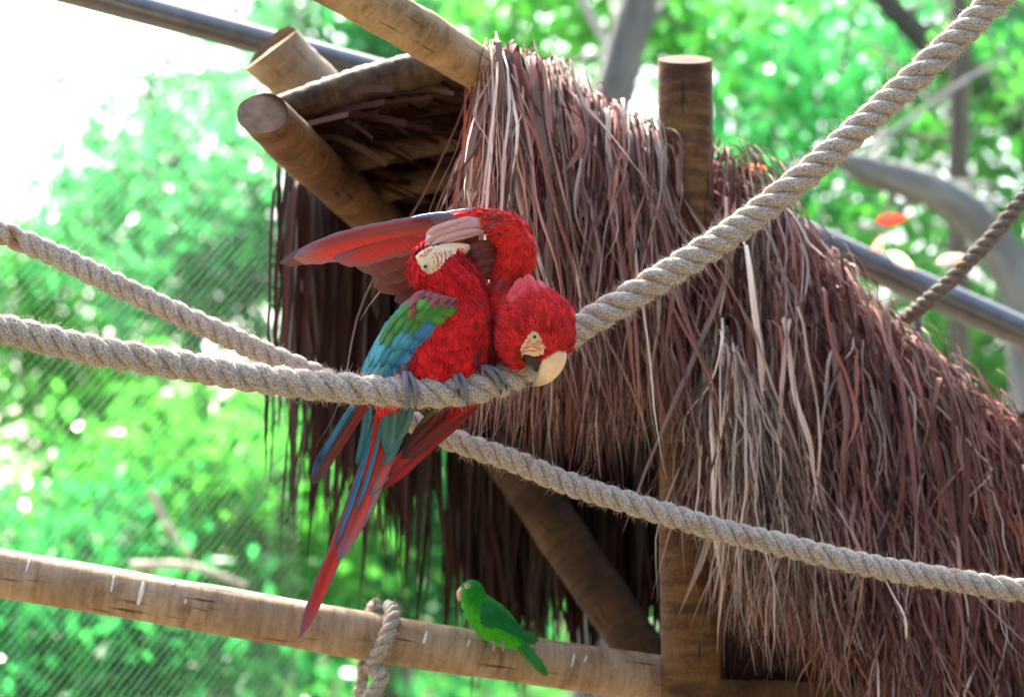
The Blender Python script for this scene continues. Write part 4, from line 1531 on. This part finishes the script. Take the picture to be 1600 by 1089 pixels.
# folded wing
LE = catmull(np.array([(722, 470), (697, 500), (668, 532), (640, 562), (603, 596)], float), 60)
TE = catmull(np.array([(664, 455), (626, 482), (597, 520), (577, 562), (562, 597)], float), 60)


def wpt(s, t, lift=0.0):
    k = s * 59
    i = int(min(max(k, 0), 58.999))
    f = k - i
    a = LE[i] * (1 - f) + LE[i + 1] * f
    b = TE[i] * (1 - f) + TE[i + 1] * f
    q = a * (1 - t) + b * t
    dep = DA - .068 + .045 * (t - .25) ** 2 + .035 * (s - .4) ** 2 + .02 * s
    return P(q[0], q[1], dep - lift)


g = Geo()
WS, WT = np.linspace(.0, .86, 18), np.linspace(.08, .92, 10)
g.add(np.array([[wpt(a, b, -.004) for b in WT] for a in WS]).reshape(-1, 3), grid_faces(18, 10), TEAL * .5)
g.add(np.array([[wpt(a, b, -.02) for b in WT] for a in WS]).reshape(-1, 3), grid_faces(18, 10)[:, ::-1], TEAL * .3)
wingA = g.obj("wing", M_FEATHER, macA)
wingA["label"] = "folded wing shading from maroon and green to bright blue"
rows_A = [  # s0, s1, count, lift, width factor, t range
    (.42, 1.0, 6, .000, 1.5, (.0, 1.0)), (.30, .84, 6, .003, 1.5, (.02, 1.0)), (.20, .66, 6, .006, 1.5, (.02, 1.0)),
    (.10, .49, 6, .0095, 1.45, (.03, .98)), (.03, .34, 5, .013, 1.5, (.03, .96)), (-.02, .22, 5, .0165, 1.5, (.03, .95)), (-.05, .12, 5, .0195, 1.5, (.04, .93))]
for s0, s1, cnt, lift, wf, tr in rows_A:  # edge colours darkened to paint shading between the wing feathers
    for k in range(cnt):
        t = tr[0] + (tr[1] - tr[0]) * (k + .5) / cnt + RNG.normal(0, .012)
        e = s1 + RNG.normal(0, .022)
        b_, p_ = wpt(max(s0, 0), t, lift), wpt(min(e, 1.0), np.clip(t + RNG.normal(0, .012), .02, .98), lift + .004)
        ia = min(59, int(max(0, (s0 + e) / 2) * 59))
        wpx = np.linalg.norm(LE[ia] - TE[ia]) / cnt * wf + 5
        gl_ = .26 + .55 * t
        if e < .16 + .1 * t:
            c1 = MAROON * RNG.uniform(.8, 1.4)
            c2 = np.array([MAROON * 1.2, GREYB, (.2, .16, .1)][int(RNG.integers(3))])
            c0 = MAROON * .7
            ed = np.array((.12, .1, .11))
        elif e < .34 + .12 * t and RNG.uniform() < .45 * (t > .55):
            c0, c1, c2, ed = MAROON * .8, MAROON * 1.2, np.array((.24, .2, .06)), np.array((.12, .16, .05))
        elif e < gl_:
            c0, c1, c2 = OLIVE * .7 + MAROON * .2, GREEN * .9 + OLIVE * .15, GREEN * RNG.uniform(.85, 1.25)
            ed = np.array((.015, .085, .02)) if RNG.uniform() < .7 else np.array((.04, .2, .26))
        elif t < .36:
            c0, c1, c2 = GREEN * .5 + BLUE * .5, BLUE * RNG.uniform(.85, 1.2), BLUE * 1.05
            ed = DBLUE * .8
        else:
            c0, c1, c2 = GREEN * .8, TEAL * RNG.uniform(.85, 1.2), TEAL * RNG.uniform(.8, 1.1)
            ed = np.array((.015, .085, .13))
        f_ = RNG.uniform(.72, 1.25)
        c0, c1, c2 = np.array(c0) * f_, np.array(c1) * f_, np.array(c2) * f_
        wing_feather(wingA, "wing_feather", b_, p_, wpx * S(4.7), bow=-FWD * .004 + (-RT) * .002, nor=-FWD + RT * (-.25 * (t - .4)) + UP * .1, c0=c0, c1=c1, c2=c2, edge=ed,
                     rach=np.array(c1) * .55, cup=.22, blunt=.6, rows=14)

# wing tip below the rope
for b_, p_, w, c0, c1, c2, ed, dd in (
        ((592, 600), (489, 757), 25, RED_D, RED_D * .8, (.10, .07, .08), (.05, .05, .07), .03),
        ((586, 598), (491, 748), 19, RED_D * .8, (.16, .05, .05), (.08, .06, .07), (.06, .06, .08), .026),
        ((582, 596), (487, 741), 11, DBLUE, (.015, .03, .08), (.02, .02, .04), (.05, .16, .36), .018),
        ((576, 598), (500, 722), 9, BLUE, BLUE * .9, DBLUE, (.01, .015, .03), .012)):
    wing_feather(wingA, "primary_feather", P(*b_, DA + dd - .02), P(*p_, DA + dd), w * s_, bow=(-RT * .006 - UP * .004), c0=c0, c1=c1, c2=c2, edge=ed, asym=.25)

# tail
tailA = Geo()
tube(tailA, catmull([P(640, 610, DA + .03), P(612, 640, DA + .035), P(600, 668, DA + .035)], 8), np.linspace(.022, .008, 8), 12, col=TEAL * .5)
tailA = tailA.obj("tail", M_DOWN, macA)
tailA["label"] = "long red tail with grey edges and blue-green coverts"
LIL = np.array((.30, .22, .25))
REDT = np.array((.58, .040, .030))
for b_, p_, w, c0, c1, c2, ed, dd in (
        ((604, 640), (468, 996), 25, REDT, REDT, REDT * .9, (.12, .12, .18), .040),
        ((600, 640), (471, 985), 18, REDT * .5, (.12, .03, .03), (.10, .06, .07), (.05, .03, .04), .046),
        ((612, 640), (529, 876), 29, REDT, REDT * 1.05, (.30, .18, .2), (.12, .15, .26), .034),
        ((618, 645), (553, 838), 26, REDT, LIL, LIL * .9, (.14, .11, .13), .037),
        ((622, 640), (577, 774), 31, REDT, REDT * .9, LIL, (.05, .07, .16), .029),
        ((594, 628), (566, 760), 19, REDT * .9, REDT, REDT * .8, (.06, .02, .03), .026),
        ((576, 622), (557, 727), 15, TEAL * .8, TEAL * .75, TEAL * .6, (.02, .08, .12), .03),
        ((584, 620), (563, 745), 13, (.06, .02, .03), (.05, .02, .02), (.03, .02, .02), (.02, .02, .02), .034),
        ((592, 630), (522, 858), 9, BLUE * .8, BLUE * .9, BLUE * .8, (.02, .05, .12), .030),
        ((600, 632), (556, 800), 8, TEAL * .8, BLUE, BLUE * .9, (.02, .05, .12), .027),
        ((634, 628), (598, 728), 22, TEAL * .6, TEAL * .55, TEAL * .65, (.04, .12, .13), .024),
        ((630, 622), (601, 708), 27, TEAL * .6, (.08, .24, .25), (.07, .22, .23), (.04, .13, .14), .019),
        ((606, 620), (604, 704), 27, TEAL * .6, (.09, .25, .26), (.08, .24, .25), (.04, .14, .15), .016),
        ((640, 620), (618, 690), 20, TEAL * .5, (.08, .22, .2), (.07, .2, .2), (.05, .15, .14), .014)):
    wing_feather(tailA, "tail_feather", P(*b_, DA + dd), P(*p_, DA + dd + .012), w * s_, bow=RT * .006, c0=c0, c1=c1, c2=c2, edge=ed, rach=np.array(c0) * .35, cup=.16, blunt=.66, across=(.8, .95, 1.05, 1, 1, .8, .7, .62, .6))

toes(macA, resample(catmull(R1, 400), 500)[0], 628, [(.004, -52, 1.1), (.021, -40, .95)], lean=.006)
toes(macA, resample(catmull(R1, 400), 500)[0], 712, [(-.002, 5, 1.0), (.014, -38, .95)], lean=.003)

# ---- right macaw: bowing, wing lifted over the other
DB = 4.80
sB = S(DB)
macB = thing("macaw", "macaw bowing its scarlet head beside the rope, one wing lifted over its partner", "macaw", tuple(P(762, 590, DB)), "two macaws on the rope")
DH = 4.725
hB = S(DH)
bodyB = [(P(806, 478, DB - .03), 34 * sB), (P(786, 500, DB + .012), 40 * sB), (P(774, 535, DB + .03), 44 * sB), (P(764, 568, DB + .03), 42 * sB), (P(748, 588, DB + .01), 28 * sB), (P(722, 620, DB + .01), 13 * sB)]
headB = [(P(812, 480, DB - .045), 34 * hB), (P(826, 492, DH + .012), 45 * hB), (P(834, 502, DH), 52 * hB), (P(840, 514, DH - .002), 49 * hB), (P(842, 530, DH - .005), 36 * hB), (P(846, 541, DH - .008), 27 * hB)]
cheekB = [(P(815, 504, DH + .008), 35 * hB), (P(811, 533, DH + .003), 32 * hB), (P(812, 552, DH + .004), 21 * hB)]
crownB = [(P(858, 500, DH + .005), 35 * hB), (P(864, 528, DH), 30 * hB)]
VB, QB, TRB, TB, BB = blob([bodyB, headB, cheekB, crownB])
g = Geo()
g.add(VB, QB, RED * .4)
g.obj("body", M_DOWN, macB)
gdB = spine_guides([P(866, 552, DH - .03), P(872, 520, DH - .03), P(858, 475, DH - .03), P(825, 445, DH - .02), P(800, 450, DB - .05)]) + \
    spine_guides([P(850, 535, DH - .05), P(838, 500, DH - .06), P(815, 478, DH - .05), P(795, 480, DB - .05)]) + \
    spine_guides([P(818, 548, DH - .03), P(798, 535, DH - .04), P(782, 515, DH - .03), P(778, 500, DB - .05)]) + \
    spine_guides([P(776, 510, DB - .05), P(770, 545, DB - .05), P(757, 585, DB - .04), P(730, 625, DB)])
POLY_B = [(832, 517), (841, 519), (847, 530), (852, 541), (849, 553), (836, 556), (815, 557), (813, 545), (819, 534), (826, 524)]


def lB(pc):
    n = len(pc)
    head = ((pc[:, 0] > 778) & (pc[:, 1] > 425)).astype(float)
    ln = (.030 * (1 - head) + .021 * head) * RNG.uniform(.7, 1.3, n)
    near = np.hypot(pc[:, 0] - 838, pc[:, 1] - 542) < 34
    ln = np.where(near, ln * .55, ln)
    return ln, ln * np.where(head > .5, .42, .66)


def cB(pc):
    n = len(pc)
    c = RED * RNG.uniform(.75, 1.15, (n, 1))
    c = np.where(RNG.uniform(size=(n, 1)) < .05, RED_D, c)
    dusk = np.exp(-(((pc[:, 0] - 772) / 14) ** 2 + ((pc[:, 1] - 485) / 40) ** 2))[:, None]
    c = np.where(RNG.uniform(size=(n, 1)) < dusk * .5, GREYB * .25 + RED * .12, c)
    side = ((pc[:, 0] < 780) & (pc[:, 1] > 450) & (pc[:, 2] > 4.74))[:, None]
    c = np.where(side & (RNG.uniform(size=(n, 1)) < .7), (RED_D * .35 + GREYB * .06) * RNG.uniform(.5, 1.4, (n, 1)), c)  # dark feather colour paints the shade between the two birds
    tip = c * RNG.uniform(1.0, 1.25, (n, 1)) + np.array((.10, .035, .035))
    return c, tip


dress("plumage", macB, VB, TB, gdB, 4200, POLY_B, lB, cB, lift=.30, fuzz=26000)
face_patch(macB, VB, QB, POLY_B, BB,
           [[(816 + 1.5 * k, 552 - 4 * k), (828 + 1.0 * k, 547 - 3.6 * k), (846 + .6 * k, 551 - 3.0 * k)] for k in np.arange(0, 6, .7)] +
           [[(845, 532), (848, 540), (848, 548)], [(820, 540), (818, 546), (816, 553)]])
eye(macB, BB, 835.5, 526, 5.0, iris=(.50, .44, .2))
beak_loft(macB, "upper_beak", [(862, 547, DH - .012, 23), (863, 560, DH - .018, 22), (859, 575, DH - .020, 18), (851, 588, DH - .018, 13), (841, 597, DH - .016, 7), (830, 603, DH - .014, 1.2)],
          [CREAM * .95, CREAM, CREAM, CREAM * .92, (.5, .42, .25), (.10, .12, .10)], M_BEAK, squash=.68)
beak_loft(macB, "lower_beak", [(827, 551, DH - .02, 15), (831, 561, DH - .024, 12.5), (836, 570, DH - .024, 8), (838, 580, DH - .02, 2.5)], [(.018, .018, .018)] * 2, M_BEAK, squash=.8)
beak_loft(macB, "cutting_edge", [(846, 551, DH - .022, 8), (844, 560, DH - .027, 6), (841, 570, DH - .025, 3)], [(.018, .018, .018)] * 2, M_BEAK, squash=.8)

# raised ruff feathers on the nape
for k, (b_, p_, w) in enumerate((((806, 476), (803, 447), 26), ((814, 474), (813, 434), 30), ((826, 474), (826, 428), 32), ((838, 478), (842, 437), 32), ((848, 484), (856, 456), 30),
                                 ((810, 482), (808, 456), 28), ((820, 482), (820, 446), 30), ((833, 484), (835, 446), 32), ((846, 490), (851, 464), 30), ((826, 490), (827, 460), 32))):
    wing_feather(macB, "nape_feather", P(*b_, DH - .040 - .004 * (k > 4)), P(*p_, DH - .014 - .016 * (k > 4)), w * hB, bow=-FWD * .010, nor=-FWD + UP * .3, c0=RED * .9, c1=RED * 1.05 + .02, c2=PINK * .7 + RED * .25, edge=PINK * .8, rach=RED, cup=.12, blunt=.28, rows=14)

# lifted wing: arm
DW = 4.775
armc = [(P(786, 480, DB - .03), 30 * sB), (P(798, 440, DW), 27 * sB), (P(806, 405, DW - .005), 27 * sB), (P(806, 380, DW - .01), 26 * sB), (P(794, 362, DW - .01), 24 * sB), (P(770, 349, DW - .005), 17 * sB), (P(740, 343, DW), 12 * sB), (P(705, 345, DW + .004), 6 * sB)]
VW, QW, TRW, TW, BW = blob([armc], voxel=.0035)
g = Geo()
g.add(VW, QW, RED * .55)
wingB = g.obj("raised_wing", M_DOWN, macB)
wingB["label"] = "raised wing showing its red underside and long flight feathers"
gdW = spine_guides([P(826, 380, DW - .03), P(822, 410, DW - .03), P(810, 440, DW - .03), P(795, 475, DW - .03)]) + \
    spine_guides([P(815, 358, DW - .03), P(790, 350, DW - .03), P(750, 348, DW - .03), P(715, 352, DW - .02)]) + \
    spine_guides([P(800, 370, DW - .05), P(782, 395, DW - .04), P(772, 420, DW - .03)])


def lW(pc):
    n = len(pc)
    ln = .022 * RNG.uniform(.7, 1.35, n)
    return ln, ln * .6


def cW(pc):
    n = len(pc)
    c = RED * RNG.uniform(.7, 1.15, (n, 1)) * np.array((1, 1.6, 1.0))
    r = RNG.uniform(size=(n, 1))
    dk = np.exp(-(((pc[:, 0] - 778) / 22) ** 2 + ((pc[:, 1] - 350) / 14) ** 2))[:, None] * .5 + np.exp(-(((pc[:, 0] - 790) / 22) ** 2 + ((pc[:, 1] - 442) / 16) ** 2))[:, None] * .35
    c = np.where(r < dk, np.array((.10, .045, .045)) * RNG.uniform(.5, 1.8, (n, 1)), c)
    return c, c * 1.15 + np.array((.03, .006, .004))


dress("wing_coverts", wingB, VW, TW, gdW, 2300, [(0, 0), (1, 0), (1, 1)], lW, cW, lift=.3, fuzz=4000)

BR = np.array((.15, .042, .036))
for b_, p_, bw, w, c0, c1, c2, ed, ra, dd0, dd1 in (
        ((745, 343), (437, 411), 34, 34, REDT * .8, REDT * .95, (.14, .05, .05), (.12, .09, .09), (.62, .16, .06), .012, .03),
        ((742, 350), (459, 403), 30, 44, BR * 1.3, REDT * 1.15, REDT * 1.05, (.24, .23, .25), (.10, .06, .03), .006, .014),
        ((744, 360), (521, 405), 26, 44, BR * 1.2, REDT * 1.0, REDT * .8, (.17, .16, .18), (.10, .05, .04), .010, .018),
        ((748, 372), (556, 417), 22, 44, BR, BR * 1.1, BR * 1.1, (.17, .12, .10), (.09, .05, .04), .018, .030),
        ((752, 384), (579, 430), 19, 44, BR, BR * .95, BR * .95, (.17, .12, .10), (.09, .05, .04), .026, .042),
        ((756, 396), (583, 447), 17, 46, BR * .8, BR * .7, BR * .8, (.16, .11, .09), (.08, .04, .03), .034, .052),
        ((760, 410), (616, 470), 14, 34, BR * .6, BR * .6, BR * .7, (.12, .1, .09), (.07, .04, .03), .042, .06),
        ((764, 420), (622, 484), 10, 30, GREYB * .4, GREYB * .45, GREYB * .6, (.16, .15, .14), (.07, .05, .05), .048, .066)):
    wing_feather(wingB, "flight_feather", P(*b_, DW + dd0), P(*p_, DW + dd1), w * sB, bow=UP * bw * .5 * sB, nor=-FWD - UP * .15, c0=c0, c1=c1, c2=c2, edge=ed, rach=ra, asym=-.35, cup=.14, blunt=.74, rows=26, across=(.75, .9, 1.05, 1.1, 1, .62, .5, .42, .4))
# inner flight feathers behind the tucked head
for b_, p_, w in (((812, 395), (732, 392), 26), ((808, 408), (738, 402), 26), ((806, 420), (742, 418), 26), ((800, 432), (750, 430), 24), ((798, 400), (750, 398), 20)):
    wing_feather(wingB, "inner_feather", P(*b_, DW + .012), P(*p_, DW - .006), w * sB, bow=UP * 6 * sB, c0=REDT * .7, c1=BR * 1.6, c2=BR * 1.3, edge=BR * .8, cup=.12, rows=12)
# pale under-wing feathers covering the other's beak
PALE = np.array((.62, .38, .36))
for b_, p_, w, dd in (((752, 344), (665, 367), 15, -.040), ((758, 352), (664, 377), 25, -.036), ((756, 362), (672, 385), 14, -.033)):
    wing_feather(wingB, "underwing_feather", P(*b_, DW - .022), P(*p_, DW + dd - .022), w * sB, bow=UP * 4 * sB, nor=-FWD - UP * .3, c0=PALE * .9, c1=PALE, c2=PALE * 1.15, edge=(.68, .55, .53), rach=(.55, .25, .22), cup=.18, blunt=.7, rows=14)
# dark coverts at the base of the flight feathers and blue back edge along the top
for b_, p_, w in (((722, 345), (672, 343), 17), ((716, 350), (686, 348), 14)):
    wing_feather(wingB, "covert_feather", P(*b_, DW - .014), P(*p_, DW - .006), w * sB, c0=(.16, .07, .06), c1=(.12, .07, .06), c2=(.10, .07, .06), cup=.1, rows=8)
for b_, p_, bw, w, c in (((800, 352), (690, 334), 13, 11, BLUE * 1.25), ((792, 346), (706, 330), 9, 9, BLUE * 1.4), ((728, 335), (640, 341), 5, 9, BLUE * .9), ((806, 356), (772, 334), 4, 9, np.array((.2, .3, .05)))):
    wing_feather(wingB, "back_edge_feather", P(*b_, DW + .004), P(*p_, DW + .006), w * sB, bow=UP * bw * sB, nor=-FWD * .6 + UP * .8, c0=c, c1=c, c2=c * .7, edge=c * .5, cup=.2, rows=16)

# folded wing of the bowing bird peeping past its partner's breast
for b_, p_, w, c in (((768, 480), (753, 590), 12, DBLUE * 1.3), ((766, 500), (748, 600), 10, BLUE * .7)):
    wing_feather(macB, "far_wing_feather", P(*b_, DB - .055), P(*p_, DB - .02), w * sB, bow=RT * 4 * sB, c0=c, c1=c, c2=c, edge=c * .5)

# tail of the bowing bird
gT = Geo()
tube(gT, catmull([P(748, 604, DB + .01), P(720, 635, DB + .012), P(700, 655, DB + .012)], 8), np.linspace(.024, .008, 8), 12, col=RED_D)
tailB = gT.obj("tail", M_DOWN, macB)
for b_, p_, w, c0, c1, c2, ed, dd in (
        ((770, 606), (598, 764), 22, RED_D, RED_D * 1.1, REDT * .7, (.06, .02, .02), .02),
        ((764, 610), (645, 712), 20, RED_D * .8, RED_D * .9, RED_D, (.05, .015, .02), .012),
        ((740, 620), (628, 717), 30, RED_D * .8, (.15, .02, .025), (.10, .03, .04), (.04, .02, .03), .006),
        ((728, 622), (606, 740), 22, REDT * .8, REDT * .7, REDT * .7, (.07, .03, .04), .016),
        ((706, 626), (634, 700), 16, RED_D * .6, (.10, .02, .03), (.08, .02, .03), (.04, .02, .02), .000),
        ((690, 630), (640, 690), 12, TEAL * .5, TEAL * .6, (.07, .2, .22), (.03, .08, .1), .004),
        ((700, 624), (655, 668), 9, OLIVE * .8, OLIVE * .6, OLIVE * .5, (.05, .04, .02), -.002)):
    wing_feather(tailB, "tail_feather", P(*b_, DB + dd), P(*p_, DB + dd + .01), w * sB, bow=UP * 3 * sB, c0=c0, c1=c1, c2=c2, edge=ed, cup=.1, blunt=.68)
toes(macB, resample(catmull(R1, 400), 500)[0], 752, [(.000, -20, 1.05), (.013, -8, .9)], a0=115, lean=.022)


# ------------------------------------------------------------------ green parakeet on the rail
DP = 5.33
sp = S(DP)
par = thing("parakeet", "small green parakeet perched on the timber rail, facing left", "parakeet", tuple(P(775, 985, DP)))
ch = [(P(737, 925, DP), 19 * sp), (P(742, 940, DP), 21 * sp), (P(756, 958, DP), 27 * sp), (P(773, 974, DP), 29 * sp), (P(794, 990, DP), 22 * sp), (P(812, 1002, DP - .005), 12 * sp)]
VP, QP, TRP, TP, BP = blob([ch], voxel=.003)
LG = np.array((.04, .34, .012))
MG = np.array((.010, .21, .014))
DG = np.array((.005, .13, .026))
g = Geo()
g.add(VP, QP, (MG + LG) * .5)
g.obj("body", M_DOWN, par)
gp = spine_guides([P(725, 915, DP - .02), P(745, 940, DP - .03), P(775, 975, DP - .03), P(815, 1004, DP)])


def lP(pc):
    ln = .012 * RNG.uniform(.7, 1.3, len(pc))
    return ln, ln * .7


def cP(pc):
    f = np.clip(((pc[:, 1] - 945) - (pc[:, 0] - 735) * .75) / 16 + .5, 0, 1)[:, None]
    c = MG * (1 - f) + LG * f
    c = c * RNG.uniform(.8, 1.2, (len(pc), 1))
    return c, c * 1.1


dress("plumage", par, VP, TP, gp, 3200, [(714, 914), (726, 914), (728, 940), (714, 940)], lP, cP, lift=.15)
beak_loft(par, "beak", [(724, 923, DP - .004, 8), (720, 927, DP - .006, 6.5), (718, 933, DP - .006, 4), (717, 939, DP - .006, 1)], [(.66, .33, .22), (.70, .40, .28)], M_BEAK, squash=.7)
eye(par, BP, 731, 916, 2.9, iris=(.22, .1, .04))
gw = Geo()
wb = catmull(np.array([np.append(P(747, 948, DP - .026), 10 * sp), np.append(P(765, 962, DP - .035), 20 * sp), np.append(P(788, 978, DP - .030), 17 * sp), np.append(P(815, 994, DP - .018), 8 * sp)]), 14)
tube(gw, wb[:, :3], wb[:, 3], 14, col=DG, flat=(1, .38))
wp = gw.obj("wing", M_DOWN, par)
for k in range(14):
    f = k / 13
    b_ = (752 + 34 * f + RNG.normal(0, 2), 952 + 24 * f + RNG.normal(0, 4))
    p_ = (786 + 56 * f, 976 + 28 * f + RNG.normal(0, 3))
    wing_feather(wp, "wing_feather", P(*b_, DP - .040 + .010 * f), P(*p_, DP - .034 + .024 * f), 15 * sp, bow=-FWD * .004 + UP * .002, c0=DG, c1=DG * 1.15, c2=DG * 1.1, edge=DG * .8, cup=.2, rows=10)
gt = Geo()
tube(gt, catmull([P(806, 1000, DP - .004), P(818, 1008, DP - .014)], 5), [.014, .013, .012, .010, .007], 10, col=MG)
tp = gt.obj("tail", M_DOWN, par)
for b_, p_, w, dd, c in (((808, 1000), (856, 1056), 14, -.060, LG * .75), ((812, 998), (852, 1050), 13, -.056, MG), ((805, 1003), (848, 1049), 13, -.063, LG * .6)):
    wing_feather(tp, "tail_feather", P(*b_, DP - .012), P(*p_, DP + dd), w * sp, c0=MG, c1=c, c2=c * .9, edge=c * .7, cup=.2, rows=12)
for px_ in (772, 786):
    g = Geo()
    q = P(px_, 992, DP - .012)
    tube(g, catmull([q + UP * .012, q - UP * .004, q - UP * .014 - FWD * .022, q - UP * .03 - FWD * .03], 10), np.linspace(.006, .003, 10), 8, col=(.3, .22, .18))
    g.obj("foot", M_TOE, par)
